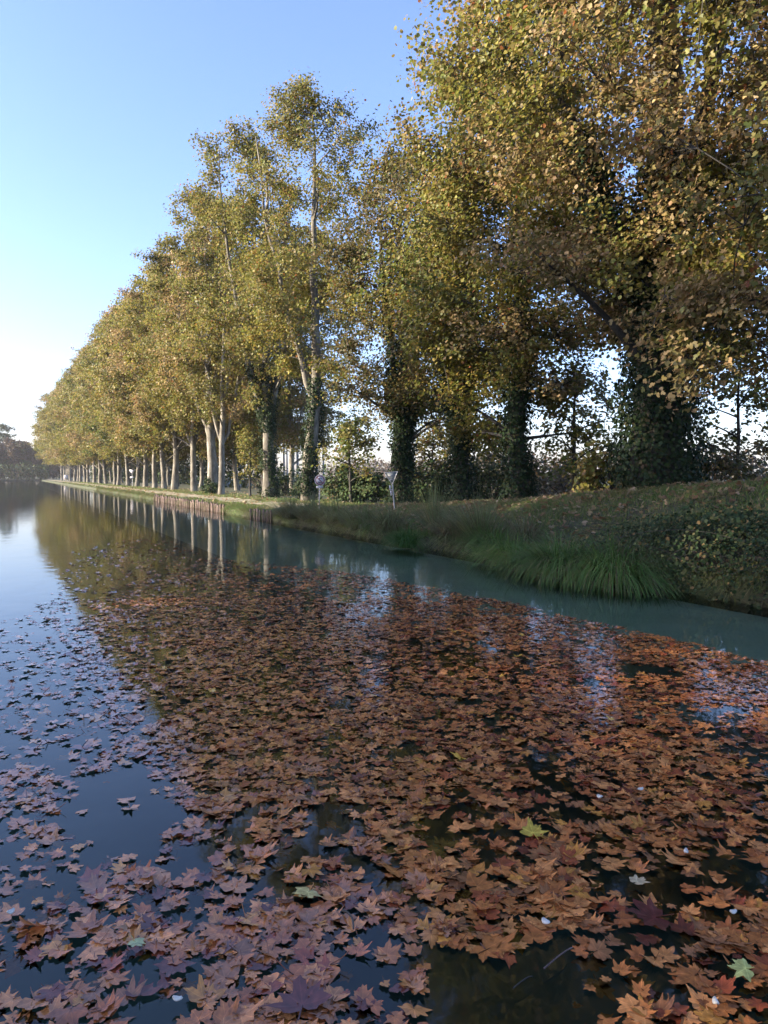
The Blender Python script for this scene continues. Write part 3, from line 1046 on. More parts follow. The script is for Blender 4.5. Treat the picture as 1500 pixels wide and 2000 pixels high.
def grass_zone(n_, s0, s1, d0, d1, L0, L1, wd, over=0.0, dryf=.22):
    s = rng.uniform(s0, s1, n_)
    d = rng.uniform(d0, d1, n_)
    keep = vnoise(s * 1.3, d * 1.3, 31) + rng.random(n_) * .7 > .42
    keep &= ~((s > 33) & (d > 1.15) & (d < 3.2) & (rng.random(n_) < .85))
    s, d = s[keep], d[keep]
    x, y = sd_to_xy(s, d)
    n2 = len(s)
    base = np.stack([x, y, ground_sd(s, d) - .01], -1)
    dr = rng.normal(size=(n2, 3)) * .45
    dr[:, 2] = 1
    dr[:, 0] -= NX * over
    dr[:, 1] -= NY * over
    dr /= np.linalg.norm(dr, axis=1)[:, None]
    L = rng.uniform(L0, L1, n2) * (.6 + .9 * vnoise(s * .9, d * .9, 33))
    V, F = ribbon(base, dr, L, np.full(n2, wd) * rng.uniform(.7, 1.4, n2), rng.uniform(.1, .5, n2) + over * .55, 2, rng)
    mixv = np.clip(vnoise(s * .6, d * .6, 35) * 1.4 - .2 + rng.normal(size=n2) * .2, 0, 1)[:, None]
    dry = (rng.random((n2, 1)) < dryf)
    c = np.array([.115, .20, .046]) * (1 - mixv) + np.array([.175, .185, .062]) * mixv
    c = np.where(dry, np.array([.24, .20, .105]), c) * rng.uniform(.7, 1.25, (n2, 1))
    return V, F, np.repeat(c, 6, axis=0)


gb = MB()
for z_ in ((130000, 5, 24, .2, 8.8, .08, .17, .012), (60000, 24, 46, .2, 8, .08, .17, .017), (20000, 46, 90, .3, 7, .10, .2, .03), (12000, 90, 200, .2, 6, .12, .25, .07),
           (16000, 6, 40, -.12, .75, .28, .62, .014, .9, .22), (12000, 40, 110, -.08, .5, .25, .55, .022, .8, .35)):
    V, F, c = grass_zone(*z_)
    gb.add(V, F, c)
tag(link('grass', gb.mesh('grass'), M_GRASS), 'short green and straw grass covering the bank and mound', 'grass', kind='stuff')

# leaves fallen on the bank
n_ = 6000
s = np.concatenate([rng.uniform(4, 30, 4500), rng.uniform(30, 110, 1500)])
d = rng.uniform(.3, 8.5, n_)
x, y = sd_to_xy(s, d)
P = np.stack([x, y, ground_sd(s, d) + rng.uniform(.03, .11, n_)], -1)
nn = rng.normal(size=(n_, 3)) * .45 + np.array([0, 0, 1])
tint = np.array([(.30, .20, .11), (.22, .13, .065), (.38, .29, .18), (.26, .20, .09)])[rng.integers(0, 4, n_)] * rng.uniform(.7, 1.2, (n_, 1))
V, F, Cc = leaf_cloud(P, nn, rng.uniform(.08, .17, n_), tint, rng, (LEAF_HI, LEAF_HI_F), 0)
tag(link('fallen_leaves', np_mesh('fallen_leaves', V, F, Cc), M_CROWN), 'dry tan plane leaves scattered over the bank grass', 'leaves', kind='stuff')


def sedge(px, py, w_, h, n_, pal, label, seed, lean=(-.25, -.1), stiff=.5, dead=.25, dz=.05):
    x, y = unproject(px, py, 0.05)
    s_, d_ = xy_to_sd(x, y)
    rg = np.random.default_rng(seed)
    o = empty('sedge_tussock', (x, y, max(dz, ground(x, y) - .05)), label, 'grass tussock', 'sedge tussocks along the water edge')
    for part, frac, cset, lf in (('green_blades', 1 - dead, pal, 1.0), ('dead_blades', dead, [(.19, .15, .085), (.13, .10, .06), (.24, .2, .12)], .8)):
        m = int(n_ * frac)
        a = rg.uniform(0, 6.28, m)
        rr = rg.random(m) ** .5
        base = np.stack([np.cos(a) * rr * w_ * .55 * UX + np.sin(a) * rr * w_ * .22 * NX, np.cos(a) * rr * w_ * .55 * UY + np.sin(a) * rr * w_ * .22 * NY, np.zeros(m)], -1)
        dr = base * (1.9 / w_) * rg.uniform(.6, 1.5, (m, 1)) + rg.normal(size=(m, 3)) * .16 + np.array([lean[0], lean[1], 0])
        dr[:, 2] = 1.0
        dr /= np.linalg.norm(dr, axis=1)[:, None]
        L = h * lf * 1.45 * rg.uniform(.75, 1.5, m)
        V, F = ribbon(base, dr, L, rg.uniform(.007, .014, m) * (1 + .02 * y), rg.uniform(stiff * .5, stiff * 1.5, m), 6, rg)
        c = np.array(cset)[rg.integers(0, len(cset), m)] * rg.uniform(.7, 1.3, (m, 1))
        link(part, np_mesh(part, V, F, np.repeat(c, 14, axis=0)), M_GRASS, o)
    return o


G1 = [(.095, .18, .042), (.125, .205, .058), (.07, .145, .036)]
G2 = [(.165, .20, .088), (.20, .225, .11), (.13, .165, .07)]
sedge(1185, 1135, 1.25, 1.0, 1500, G1, 'big weeping green sedge tussock beside the bramble thicket', 701, stiff=.85)
sedge(1085, 1122, 1.15, .98, 1300, G1, 'broad weeping sedge tussock, second from the brambles', 702, stiff=.85)
sedge(1235, 1130, .9, .85, 800, G2, 'greyish sedge tussock tangled into the bramble edge', 709, stiff=.7, dead=.45)
sedge(990, 1100, .9, .78, 900, G1, 'low bright green sedge tussock leaning over the water', 703, stiff=.8, lean=(-.4, -.2))
sedge(1020, 1085, .9, .85, 700, G2, 'straw-streaked sedge tussock behind the low bright green one', 710, stiff=.6, dead=.5)
sedge(930, 1075, 1.0, 1.05, 800, G2, 'upright grey-green sedge tussock with straight blades', 704, stiff=.35, dead=.3)
sedge(790, 1068, .8, .62, 700, [(.055, .13, .028), (.045, .11, .025)], 'small rounded tussock of fresh bright green sedge', 705, stiff=.7, dead=.05)
sedge(846, 1056, .5, 1.0, 260, G2, 'tall reedy sedge clump with long upright blades', 706, stiff=.15, dead=.2)
sedge(755, 1050, 1.3, 1.0, 900, G2, 'shaggy sedge tussock just left of the fresh green one', 707, stiff=.55, dead=.35)
sedge(700, 1042, 1.4, .95, 900, G2, 'shaggy pale sedge tussock below the triangular sign', 708, stiff=.6, dead=.35)
sedge(650, 1033, 1.3, .95, 800, G2, 'sedge tussock below the round sign', 711, stiff=.5, dead=.35)
sedge(605, 1026, 1.4, .95, 800, G2, 'sedge tussock just left of the round sign', 712, stiff=.5, dead=.4)
sedge(565, 1020, 1.4, .9, 700, G2, 'farthest sedge tussock at the end of the stake edging', 713, stiff=.5, dead=.4)
sedge(1130, 1120, .8, .8, 700, G2, 'pale arching sedge tussock wedged between the two broad weeping ones', 715, stiff=.75, dead=.3)
sedge(960, 1086, .7, .75, 600, G1, 'small arching green sedge tussock right of the straight-bladed one', 716, stiff=.75, dead=.2)
sedge(722, 1046, .9, .7, 600, G1, 'low arching green sedge tussock between two shaggy pale ones', 717, stiff=.7, dead=.2)
sedge(880, 1068, .8, .8, 500, G2, 'ragged brown-based sedge tussock right of the tall reedy clump', 714, stiff=.6, dead=.6)


def bramble():
    rg = np.random.default_rng(801)
    o = empty('bramble_thicket', (*sd_to_xy(6.0, .9), .3), 'dense dark bramble thicket on the bank slope at the right edge', 'bramble')
    n_ = 26000
    s_ = np.concatenate([rg.uniform(1.0, 12.3, n_)])
    d_ = rg.uniform(-.38, 2.9, n_)
    ed = sstep(12.6, 9.5, s_)
    hh = (.35 + .75 * vnoise(s_ * 1.2, d_ * 1.2, 41) + .25 * vnoise(s_ * 4, d_ * 4, 42)) * (.35 + .65 * ed) * sstep(3.2, 1.2, d_)
    kp = rg.random(n_) < (.35 + .65 * ed)
    s_, d_, hh = s_[kp], d_[kp], hh[kp]
    n_ = len(s_)
    x, y = sd_to_xy(s_, d_)
    z = np.maximum(ground_sd(s_, d_), .02) + hh * rg.random(n_) ** np.where(d_ < .4, 1.0, .45)
    P = np.stack([x, y, z], -1)
    nn = rg.normal(size=(n_, 3)) * .6 + np.array([-.5, -.35, .7])
    c = pick('bush', n_, rg, .3)
    yel = rg.random(n_) < .05
    c[yel] = np.array([.22, .15, .06])
    V, F, Cc = leaf_cloud(P, nn, rg.uniform(.035, .08, n_), c * .8, rg, (LEAF_MD, LEAF_MD_F), .2)
    m = np_mesh('foliage', V - np.array(o.location), F, Cc)
    link('foliage', m, M_IVY, o)
    st = MB()
    for i in range(130):
        s0 = rg.uniform(1.5, 12)
        a = np.array([*sd_to_xy(s0, rg.uniform(0, 2.4)), 0])
        a[2] = max(0, ground(a[0], a[1]))
        e = np.array([*sd_to_xy(s0 + rg.normal() * .9, rg.uniform(-.45, .8)), 0])
        e[2] = rg.uniform(.03, .9)
        mid = (a + e) / 2
        mid[2] += rg.uniform(.4, .9)
        st.tube(bez(a, mid, e, 7) - np.array(o.location), np.linspace(.008, .004, 7), 4, cap=False)
    link('stems', st.mesh('stems', True), M_DARKBARK, o)


bramble()

# wooden stake edging along the water
def stakes(name, s0, s1, step, label, h, seed):
    rg = np.random.default_rng(seed)
    x0, y0 = sd_to_xy(s0, 0)
    o = empty(name, (x0, y0, 0), label, 'bank edging', 'wooden stake edging along the far bank')
    s = s0
    while s < s1:
        x, y = sd_to_xy(s, -.06 + rg.normal() * .02)
        b = MB()
        hh = h + rg.normal() * .05
        lx, ly = rg.normal(size=2) * .03
        b.tube(np.array([[x - x0, y - y0, -.5], [x - x0 + lx * .5, y - y0 + ly * .5, hh * .6], [x - x0 + lx, y - y0 + ly, hh], [x - x0 + lx, y - y0 + ly, hh + .02]]), np.array([.052, .052, .048, .03]) * rg.uniform(.85, 1.15), 8)
        link('stake', b.mesh('stake'), M_WOOD, o)
        s += step * rg.uniform(.9, 1.1)
    b = MB()
    Pm = np.array([[*sd_to_xy(s0 + (s1 - s0) * t, .05), h - .12] for t in np.linspace(0, 1, 8)]) - np.array([x0, y0, 0])
    b.tube(Pm, np.full(8, .05), 6)
    link('rail', b.mesh('rail'), M_WOOD, o)


stakes('stake_edging', 39.7, 62, .26, 'row of brown wooden stakes holding the bank beyond the sedge', .42, 31)
stakes('stake_edging', 31.5, 34.6, .26, 'short stretch of half hidden stakes beside the sedge', .42, 32)


# ------------------------------------------------------------------ signs
def disc(r, t, n=40):
    a = np.arange(n) * 2 * math.pi / n
    V = np.concatenate([np.stack([np.cos(a) * r, np.full(n, y_), np.sin(a) * r], -1) for y_ in (-t / 2, t / 2)])
    i = np.arange(n)
    j = (i + 1) % n
    return V, [np.stack([i, j, j + n, i + n], -1), np.arange(n)[None, ::-1].copy(), (np.arange(n) + n)[None]]


def ring(r0, r1, t, n=48):
    a = np.arange(n) * 2 * math.pi / n
    V = np.concatenate([np.stack([np.cos(a) * r, np.full(n, y_), np.sin(a) * r], -1) for r in (r0, r1) for y_ in (-t / 2, t / 2)])
    i = np.arange(n)
    j = (i + 1) % n
    return V, [np.stack([i, j, j + 2 * n, i + 2 * n], -1), np.stack([i + n, i + 3 * n, j + 3 * n, j + n], -1), np.stack([i + 2 * n, j + 2 * n, j + 3 * n, i + 3 * n], -1), np.stack([i, i + n, j + n, j], -1)]


def put(name, geo, mat, parent, off=(0, 0, 0)):
    b = MB()
    V, F = geo
    b.add(V + np.array(off), F)
    return link(name, b.mesh(name), mat, parent)


def round_sign():
    Z = 33.5
    x, y, z = at(624, Z)
    r = 0.246
    zc = CAMZ - (938 - 929.4) / FPX * Z - z
    o = empty('round_sign', (x, y, z), 'round red-bordered white prohibition sign on a thin pale post above the sedge', 'sign', None, R(14))
    b = MB()
    b.tube(np.array([[-.02, 0, -.3], [-.01, 0, .3], [.01, 0, zc - r - .02], [.012, 0, zc]]), np.full(4, .028), 10)
    link('post', b.mesh('post', True), M_GALV, o)
    f = put('sign_face', disc(r * .94, .012), M_SIGNW, o, (.015, -.045, zc))
    put('border', ring(r * .72, r * .86, .010), M_SIGNR, f, (.015, -.050, zc))
    put('rim', ring(r * .94, r * 1.0, .022), M_SIGNW, f, (.015, -.045, zc))
    b = MB()
    c, s_ = math.cos(R(45)), math.sin(R(45))
    b.box((.015, -.0525, zc), (r * 1.4, .006, r * .13), np.array([[c, 0, s_], [0, 1, 0], [-s_, 0, c]]))
    link('slash', b.mesh('slash'), M_SIGNR, f)
    b = MB()
    aa = np.linspace(R(200), R(30), 14)
    b.tube(np.stack([np.cos(aa) * r * .33 + .015 + r * .1, np.full(14, -.054), np.sin(aa) * r * .22 + zc + r * .18], -1), np.full(14, r * .055), 5)
    aa = np.linspace(R(200), R(340), 12)
    b.tube(np.stack([np.cos(aa) * r * .36 + .015, np.full(12, -.054), np.sin(aa) * r * .26 + zc - r * .2], -1), np.full(12, r * .055), 5)
    link('symbol', b.mesh('symbol'), M_SIGNK, f)
    b = MB()
    b.box((.0, -.045, zc - r * 1.28), (r * 1.24, .012, r * .42))
    link('plate', b.mesh('plate'), M_SIGNW, o)
    b = MB()
    for hz in (r * .5, -r * .5):
        b.box((.01, -.02, zc + hz), (.1, .05, .03))
    link('bracket', b.mesh('bracket'), M_GALV, o)


def tri_sign():
    Z = 28.6
    x, y, z = at(771, Z)
    o = empty('triangular_sign', (x, y, z), 'grey back of an inverted triangular sign on a thin tilted post', 'sign', None, R(-8))
    o.rotation_euler = (0, R(-5), R(-8))
    wd = .25
    top = CAMZ - (922 - 929.4) / FPX * Z - z
    bot = CAMZ - (946 - 929.4) / FPX * Z - z
    b = MB()
    b.tube(np.array([[0, .03, -.3], [0, .03, bot * .5], [0, .03, top - .1]]), np.full(3, .03), 10)
    link('post', b.mesh('post', True), M_GALV, o)
    t = .012
    tri = np.array([[-wd, 0, top], [wd, 0, top], [0, 0, bot]])
    V = np.concatenate([tri + [0, -t / 2, 0], tri + [0, t / 2, 0]])
    b = MB()
    b.add(V, [np.array([[0, 2, 1], [3, 4, 5]]), np.array([[0, 1, 4, 3], [1, 2, 5, 4], [2, 0, 3, 5]])])
    pl = link('sign_plate', b.mesh('sign_plate'), M_SIGNB, o)
    b = MB()
    for i in range(3):
        b.tube(np.array([tri[i], tri[(i + 1) % 3]]) + np.array([0, -.008, 0]), np.full(2, .016), 6)
    link('rim', b.mesh('rim'), M_GALV, pl)
    b = MB()
    for hz in (.12, .30):
        b.box((0, -.014, top - hz), (.34 - hz * .6, .016, .03))
    link('bracket', b.mesh('bracket'), M_GALV, o)
    b = MB()
    b.box((-.10, -.01, bot - .12), (.05, .02, .18), None)
    b.box((-.08, -.01, bot - .33), (.05, .02, .19), None)
    b.box((-.04, .01, bot - .2), (.11, .015, .025), None)
    link('side_plate', b.mesh('side_plate'), M_SIGNW, o)


round_sign()
tri_sign()


def far_bits():
    # pale funnel-shaped sign and white cabinet on the far towpath
    x, y, z = at(259, 108)
    o = empty('triangular_sign', (x, y, z), 'small far white inverted triangle sign between white trunks', 'sign')
    b = MB()
    b.tube(np.array([[0, 0, -.2], [0, 0, 1.9]]), np.full(2, .04), 8)
    link('post', b.mesh('post'), M_GALV, o)
    tri = np.array([[-.42, 0, 2.5], [.42, 0, 2.5], [0, 0, 1.78]])
    V = np.concatenate([tri + [0, -.05, 0], tri + [0, -.03, 0]])
    b = MB()
    b.add(V, [np.array([[0, 2, 1], [3, 4, 5]]), np.array([[0, 1, 4, 3], [1, 2, 5, 4], [2, 0, 3, 5]])])
    link('sign_plate', b.mesh('sign_plate'), M_SIGNW, o)
    b = MB()
    b.box((0, -.05, 1.4), (.6, .02, .2))
    link('plate', b.mesh('plate'), M_SIGNW, o)
    x, y = sd_to_xy(238, 3.6)
    z = ground(x, y)
    o = empty('white_board', (x, y, z), 'small white board on two legs far along the towpath', 'board', None, R(27))
    b = MB()
    b.box((0, 0, 1.15), (1.15, .06, 1.35))
    link('panel', b.mesh('panel'), M_SIGNW, o)
    for sx in (-.4, .4):
        b = MB()
        b.box((sx, .06, .3), (.09, .06, 1.0))
        link('leg', b.mesh('leg'), M_GALV, o)


far_bits()

# ------------------------------------------------------------------ leaves on the water
def inpoly(px, py, poly):
    poly = np.asarray(poly, float)
    r = np.zeros(len(px), bool)
    j = len(poly) - 1
    for i in range(len(poly)):
        a, b = poly[i], poly[j]
        c = ((a[1] > py) != (b[1] > py)) & (px < (b[0] - a[0]) * (py - a[1]) / (b[1] - a[1] + 1e-12) + a[0])
        r ^= c
        j = i
    return r


def W(*pts):
    return np.array([unproject(*p) for p in pts])


FIELD = W((560, 1104), (700, 1122), (850, 1150), (1000, 1180), (1150, 1214), (1320, 1250), (1520, 1296), (1700, 1340), (1900, 2300), (-500, 2300), (-700, 1500), (-600, 1260), (-200, 1225), (60, 1205), (110, 1140), (150, 1075), (250, 1052), (330, 1055), (420, 1090))
THIN = W((-700, 1500), (-600, 1260), (-200, 1225), (60, 1205), (110, 1140), (150, 1075), (250, 1052), (330, 1055), (420, 1090), (560, 1104), (540, 1125), (300, 1120), (180, 1170), (140, 1240), (-200, 1280))
HOLES = [
    (W((-100, 1640), (60, 1570), (130, 1590), (160, 1520), (250, 1500), (330, 1560), (310, 1640), (330, 1720), (250, 1670), (170, 1690), (90, 1650), (-30, 1690)), .04),
    (W((330, 1555), (400, 1590), (470, 1575), (560, 1590), (640, 1560), (700, 1580), (660, 1650), (760, 1720), (770, 1770), (700, 1760), (650, 1690), (560, 1700), (540, 1660), (470, 1640), (440, 1690), (340, 1700)), .07),
    (W((850, 1830), (900, 1880), (980, 1890), (1060, 1900), (1120, 1840), (1190, 1880), (1150, 1920), (1120, 2020), (830, 2020)), .03),
    (W((340, 1740), (500, 1740), (480, 1800), (400, 1800)), .3),
    (W((270, 1875), (400, 1890), (440, 1990), (330, 2010), (240, 1950)), .2),
    (W((560, 1780), (640, 1820), (760, 1820), (800, 1860), (640, 1850)), .3),
    (W((940, 1640), (1010, 1640), (1000, 1720), (920, 1700)), .15),
    (W((1070, 1575), (1180, 1575), (1190, 1605), (1090, 1605)), .15),
    (W((1380, 1640), (1480, 1650), (1490, 1710), (1400, 1690)), .2),
    (W((1180, 1700), (1250, 1700), (1240, 1740), (1170, 1740)), .2),
    (W((740, 1460), (840, 1450), (850, 1480), (760, 1490)), .2),
    (W((1230, 1300), (1310, 1300), (1320, 1318), (1230, 1318)), .2),
    (W((1370, 1370), (1460, 1370), (1460, 1400), (1360, 1400)), .25),
    (W((870, 1630), (930, 1620), (900, 1700), (850, 1690)), .4),
    (W((600, 1440), (660, 1440), (690, 1560), (610, 1560)), .45),
    (W((30, 1880), (110, 1860), (140, 1900), (60, 1920)), .35),
]
ISLES = [W((340, 1600), (430, 1590), (440, 1620), (350, 1660)), W((120, 1555), (175, 1555), (170, 1575), (125, 1575)), W((470, 1590), (600, 1600), (590, 1650), (480, 1640)),
         W((40, 1600), (110, 1600), (100, 1640), (30, 1640))]
lr = np.random.default_rng(4242)
PTS, lo_x, hi_x = [], -26, 8
for (y0, y1, lam) in ((1.8, 4.2, 500), (4.2, 7, 560), (7, 12, 460), (12, 20, 210), (20, 32, 120)):
    n_ = int((hi_x - lo_x) * (y1 - y0) * lam)
    PTS.append(np.stack([lr.uniform(lo_x, hi_x, n_), lr.uniform(y0, y1, n_)], -1))
PTS = np.concatenate(PTS)
x, y = PTS[:, 0], PTS[:, 1]
ff = y * math.cos(PITCH) + CAMZ * math.sin(PITCH)
ppx = 750 + FPX * x / ff
ppy = 1000 - FPX * (y * math.sin(PITCH) - CAMZ * math.cos(PITCH)) / ff
jx, jy = x + (vnoise(x * 3, y * 3, 61) - .5) * .25, y + (vnoise(x * 3, y * 3, 62) - .5) * .35
ok = (ppx > -260) & (ppx < 1760) & (ppy < 2150) & inpoly(jx, jy, FIELD)
dens = .7 + .3 * sstep(.30, .5, vnoise(x * 1.6, y * 1.1, 63))
dens *= .35 + .65 * sstep(.16, .28, vnoise(x * 2.6 + 50, y * 1.7, 64))
dens *= .62 + .38 * sstep(260, 420, ppx)
pale = inpoly(jx, jy, W((-700, 1200), (70, 1200), (110, 1250), (180, 1330), (235, 1440), (200, 1500), (-700, 1500)))
dens = np.where(pale, dens * .3, dens)
thin = inpoly(jx, jy, THIN)
dens = np.where(thin, dens * .3, dens)
for poly, v in HOLES:
    dens = np.where(inpoly(jx, jy, poly), dens * v, dens)
for poly in ISLES:
    dens = np.where(inpoly(jx, jy, poly), .8, dens)
ok &= lr.random(len(x)) < dens
PTS = PTS[ok]
ppx, ppy = ppx[ok], ppy[ok]
dist = np.hypot(PTS[:, 0], PTS[:, 1])

# leaf outline: five pointed lobes with a few teeth (angle from the tip, radius)
OUT = [(0, 1.0), (8, .80), (14, .79), (22, .60), (30, .70), (35, .78), (44, .98), (51, .76), (59, .73), (69, .58), (79, .68), (92, .86), (103, .66), (118, .56), (138, .50), (158, .40), (175, .14)]


def leaf_outline(rg, fine):
    pts = OUT if fine else [OUT[i] for i in (0, 3, 6, 9, 11, 14)]
    j = lambda: rg.uniform(.84, 1.14)
    ax, ay = rg.uniform(.78, 1.12), rg.uniform(.85, 1.1)
    lob = rg.uniform(.75, 1.12, 5)
    lf_ = lambda a: np.interp(abs(a), [0, 22, 44, 69, 92, 180], [1, .95, lob[1 if a > 0 else 2], .95, lob[3 if a > 0 else 4], .95])
    rt = [(a + rg.uniform(-3, 3), r * j() * lf_(a)) for a, r in pts]
    lf = [(-a + rg.uniform(-3, 3), r * j() * lf_(-a)) for a, r in pts[1:]][::-1]
    arr = np.array(lf + rt)
    return np.stack([np.sin(np.radians(arr[:, 0])) * arr[:, 1], np.cos(np.radians(arr[:, 0])) * arr[:, 1]], -1) * np.array([ax, ay])


def leaf_geo(rg, fine):
    """unit leaf: V (k,3), F, UV"""
    O = leaf_outline(rg, fine)
    k = len(O)
    rings = [.36, .7, 1.0] if fine else [1.0]
    V2 = np.concatenate([[[0, 0]]] + [O * r for r in rings])
    F = [np.stack([np.zeros(k - 1, int), np.arange(k - 1) + 2, np.arange(k - 1) + 1], -1)]
    for q_ in range(len(rings) - 1):
        a = 1 + q_ * k + np.arange(k - 1)
        F += [np.stack([a, a + 1, a + 1 + k], -1), np.stack([a, a + 1 + k, a + k], -1)]
    F = np.concatenate(F)
    r2 = (V2 ** 2).sum(1)
    an = np.arctan2(V2[:, 0], V2[:, 1])
    amp = 1.0 if rg.random() < .65 else 1.9
    z = rg.uniform(-.10, .22) * amp * r2 + rg.uniform(-.16, .16) * amp * r2 * np.cos(2 * an + rg.uniform(0, 6.28)) + rg.uniform(0, .10) * r2 * np.cos(5 * an * .9)
    z += rg.uniform(-.25, .25) * np.maximum(0, V2[:, 1] * math.cos(1) + V2[:, 0] * math.sin(rg.uniform(-2, 2)) - .25)
    z -= z[1:].mean()
    V = np.stack([V2[:, 0], V2[:, 1] - .1, z], -1)
    UV = V2.copy()
    if fine or rg.random() < .8:       # leaf stalk
        a = rg.uniform(-.5, .5)
        L = rg.uniform(.3, .75)
        rise = rg.uniform(-.15, .65) * L
        st = np.array([[0, -.1, z[0]], [math.sin(a) * L * .5, -.1 - L * .5, rise * .4], [math.sin(a) * L, -.1 - L * .95, rise]])
        w_ = .022 if fine else .028
        sv_ = np.concatenate([st + [-w_, 0, 0], st + [w_, 0, 0], st + [0, 0, w_ * 1.6]])
        b = len(V)
        sf = []
        for i in range(2):
            for (p_, q_) in ((0, 3), (3, 6), (6, 0)):
                sf += [[b + p_ + i, b + q_ + i, b + q_ + i + 1], [b + p_ + i, b + q_ + i + 1, b + p_ + i + 1]]
        V = np.concatenate([V, sv_])
        F = np.concatenate([F, np.array(sf)])
        UV = np.concatenate([UV, np.full((9, 2), 5.0)])
    return V, F, UV


LCOL = [(3.6, (.265, .118, .046), 'rust-brown'), (2.6, (.330, .172, .078), 'tan'), (2.0, (.205, .082, .034), 'chestnut'), (.9, (.155, .045, .024), 'brick-red'), (.55, (.075, .022, .017), 'maroon'),
        (.6, (.300, .165, .045), 'ochre'), (1.2, (.16, .085, .05), 'dull brown'), (.05, (.42, .30, .07), 'yellow')]
lw = np.array([c[0] for c in LCOL])
lw /= lw.sum()
n_ = len(PTS)
ci = lr.choice(len(LCOL), n_, p=lw)
lcol = np.array([c[1] for c in LCOL])[ci] * np.array([1.56, 1.16, .74]) * lr.uniform(.78, 1.22, (n_, 1))
half = np.clip(.060 * np.exp(.27 * lr.normal(size=n_)), .032, .115)
spin = lr.uniform(0, 6.2832, n_)
tilt = lr.normal(size=(n_, 2)) * .09
zz = lr.uniform(-.006, .016, n_)
low = lr.random(n_) < .16
zz[low] = lr.uniform(-.03, -.008, low.sum())
big_ = half ** 2 / dist ** 3
big_[(ppx < 0) | (ppx > 1500) | (ppy > 1985) | low] = 0
rank = np.argsort(-big_)
single = np.zeros(n_, bool)
single[rank[:285]] = True

FINE = [leaf_geo(np.random.default_rng(900 + i), True) for i in range(48)]
COARSE = [leaf_geo(np.random.default_rng(950 + i), False) for i in range(20)]


def place_leaf(V, i):
    c, s_ = math.cos(spin[i]), math.sin(spin[i])
    x_ = V[:, 0] * c - V[:, 1] * s_
    y_ = V[:, 0] * s_ + V[:, 1] * c
    z_ = V[:, 2] + x_ * tilt[i, 0] + y_ * tilt[i, 1]
    return np.stack([x_, y_, z_], -1) * half[i]


fine_far = dist < 4.6
bv, bf, bc_, bu, off = [], [], [], [], 0
for i in range(n_):
    if single[i]:
        continue
    V, F, UV = (FINE[i % 48] if fine_far[i] else COARSE[i % 20])
    bv.append(place_leaf(V, i) + np.array([PTS[i, 0], PTS[i, 1], zz[i]]))
    bf.append(F + off)
    bu.append(UV)
    cc = np.repeat(lcol[i][None], len(V), 0)
    cc[UV[:, 0] > 4] = lcol[i] * .45
    bc_.append(cc)
    off += len(V)
o = link('floating_leaves', np_mesh('floating_leaves', np.concatenate(bv), np.concatenate(bf), np.concatenate(bc_), np.concatenate(bu), smooth=True), M_WETLEAF)
tag(o, 'raft of countless brown plane leaves covering the canal water', 'leaves', kind='stuff')

GRP = 'large plane leaves floating in the foreground'


def where(u, v):
    h = 'at the left edge' if u < 170 else 'well left of centre' if u < 420 else 'left of centre' if u < 680 else 'in the middle' if u < 860 else 'right of centre' if u < 1120 else 'well right of centre' if u < 1340 else 'at the right edge'
    q_ = 'lowest' if v > 1930 else 'second lowest' if v > 1860 else 'third lowest' if v > 1790 else 'fourth lowest' if v > 1710 else 'upper'
    return f'{h} in the {q_} foreground band'


for i in rank[:285]:
    V, F, UV = FINE[i % 48]
    cc = np.repeat(lcol[i][None], len(V), 0)
    cc[UV[:, 0] > 4] = lcol[i] * .45
    me = np_mesh('floating_leaf', place_leaf(V, i), F, cc, UV, smooth=True)
    o = link('floating_leaf', me, M_WETLEAF, None, (PTS[i, 0], PTS[i, 1], max(zz[i], .012)))
    size = 'small' if half[i] < .062 else 'broad' if half[i] > .085 else 'mid-sized'
    tag(o, f'{size} {LCOL[ci[i]][2]} plane leaf {where(ppx[i], ppy[i])}', 'leaf', GRP)

# a few leaves and petals that stand out
special = [(1040, 1625, .115, (.46, .33, .05), 'bright yellow plane leaf lying on the brown raft, right of centre'),
           (1452, 1893, .085, (.34, .36, .12), 'pale yellow-green leaf near the lower right corner'),
           (600, 1745, .085, (.46, .38, .14), 'pale yellow leaf on the golden cluster left of centre'),
           (266, 1842, .06, (.33, .36, .13), 'small light green leaf on the pinkish leaves, lower left'),
           (1245, 1722, .075, (.42, .34, .20), 'cream-coloured leaf curled beside a dark water gap'),
           (590, 1955, .135, (.11, .028, .02), 'large dark red leaf at the bottom, left of the big dark pool'),
           (1275, 1790, .13, (.085, .018, .014), 'large sodden dark red leaf well right of centre')]
for q_, (u, v, hf, c, lab) in enumerate(special):
    V, F, UV = FINE[(q_ * 5 + 2) % 48]
    x, y = unproject(u, v, .03)
    o = link('floating_leaf', np_mesh('floating_leaf', V * hf * np.array([1, 1, .8]), F, np.repeat(np.array([c]), len(V), 0), UV, smooth=True), M_WETLEAF, None, (x, y, .034))
    o.rotation_euler = (.04, -.05, 1.3 * q_)
    tag(o, lab, 'leaf', 'leaves of unusual colour on the raft')
petals = [(345, 1950, 'white oval petal on the brown leaves at the bottom, left of centre'), (20, 1781, 'white oval petal on a pinkish leaf at the left edge'),
          (1172, 1556, 'white sliver of petal beside the narrow dark gap, uppermost but one'), (1252, 1541, 'uppermost white sliver of petal on the brown raft'),
          (1340, 1662, 'small white petal in front of the dark gap by the right edge'), (1065, 1799, 'white petal just above the big dark pool'),
          (1431, 1781, 'white petal on dark red leaves near the right edge'), (1398, 1957, 'round white petal close to the lower right corner')]
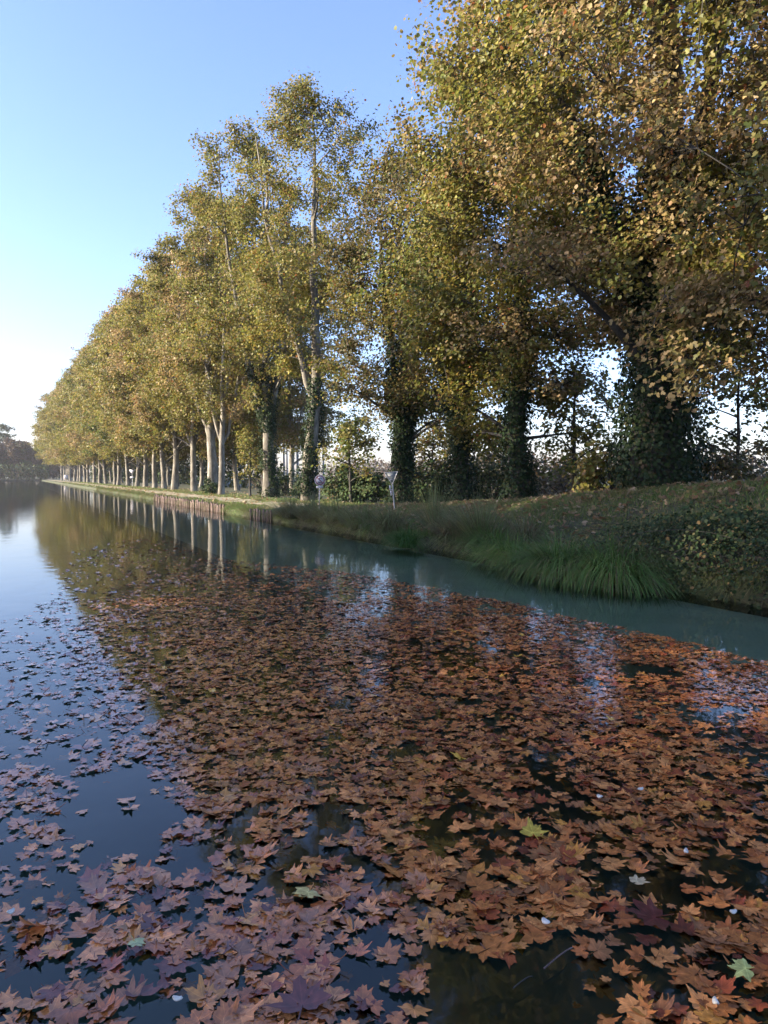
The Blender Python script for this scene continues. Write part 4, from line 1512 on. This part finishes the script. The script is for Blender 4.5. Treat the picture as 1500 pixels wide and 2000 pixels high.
for q_, (u, v, lab) in enumerate(petals):
    x, y = unproject(u, v, .04)
    a = np.linspace(0, 2 * math.pi, 17)[:-1]
    b = MB()
    for k, (sc, zt) in enumerate(((1, 0), (1.08, .004), (.8, .010))):
        b.V.append(np.stack([np.cos(a) * .019 * sc * (1 + .15 * np.cos(a)), np.sin(a) * (.008 + .003 * (q_ % 3)) * sc, np.full(16, zt) + .004 * np.cos(a * 2)], -1))
    b.n = 48
    i_ = np.arange(16)
    j_ = (i_ + 1) % 16
    b.F = {4: [np.stack([i_, j_, j_ + 16, i_ + 16], -1), np.stack([i_ + 16, j_ + 16, j_ + 32, i_ + 32], -1)], 16: [np.arange(16)[None, ::-1].copy(), (np.arange(16) + 32)[None]]}
    o = link('petal', b.mesh('petal', True), M_PETAL, None, (x, y, .038))
    o.rotation_euler = (0, .1, q_ * 1.1)
    tag(o, lab, 'petal', 'white petals scattered on the leaf raft')
for q_, (u0, v0, u1, v1, rad, lab) in enumerate(((1062, 1892, 1118, 1848, .004, 'pale straw-coloured twig on the edge of the big dark pool'),
                                                 (668, 1778, 690, 1812, .006, 'short dark bent twig beside the golden leaves'),
                                                 (1002, 1930, 1040, 1905, .003, 'thin dark stalk half sunk in the big dark pool'))):
    a = np.array([*unproject(u0, v0, .03), .03])
    e = np.array([*unproject(u1, v1, .03), .025])
    b = MB()
    b.tube(bez(a, (a + e) / 2 + np.array([.03, .02, .02]), e, 8) - a, np.linspace(rad, rad * .6, 8), 6)
    o = link('floating_twig', b.mesh('floating_twig', True), M_WOOD if q_ == 0 else M_DARKBARK, None, a)
    tag(o, lab, 'twig', 'twigs floating among the leaves')
print('leaves on water', n_, 'polys', sum(len(me.polygons) for me in bpy.data.meshes))

# ------------------------------------------------------------------ autumn haze
def haze(dens):
    m = bpy.data.materials.new('haze_air')
    m.use_nodes = True
    n, l = m.node_tree.nodes, m.node_tree.links
    n.clear()
    v = n.new('ShaderNodeVolumePrincipled')
    v.inputs['Color'].default_value = (.93, .95, 1, 1)
    v.inputs['Density'].default_value = dens
    v.inputs['Anisotropy'].default_value = 0.3
    o = n.new('ShaderNodeOutputMaterial')
    l.new(v.outputs[0], o.inputs['Volume'])
    b = MB()
    b.box((0, 150, 18), (700, 620, 42))
    tag(link('haze', b.mesh('haze'), m), 'thin autumn haze over the canal', 'haze', kind='stuff')


haze(.0002)
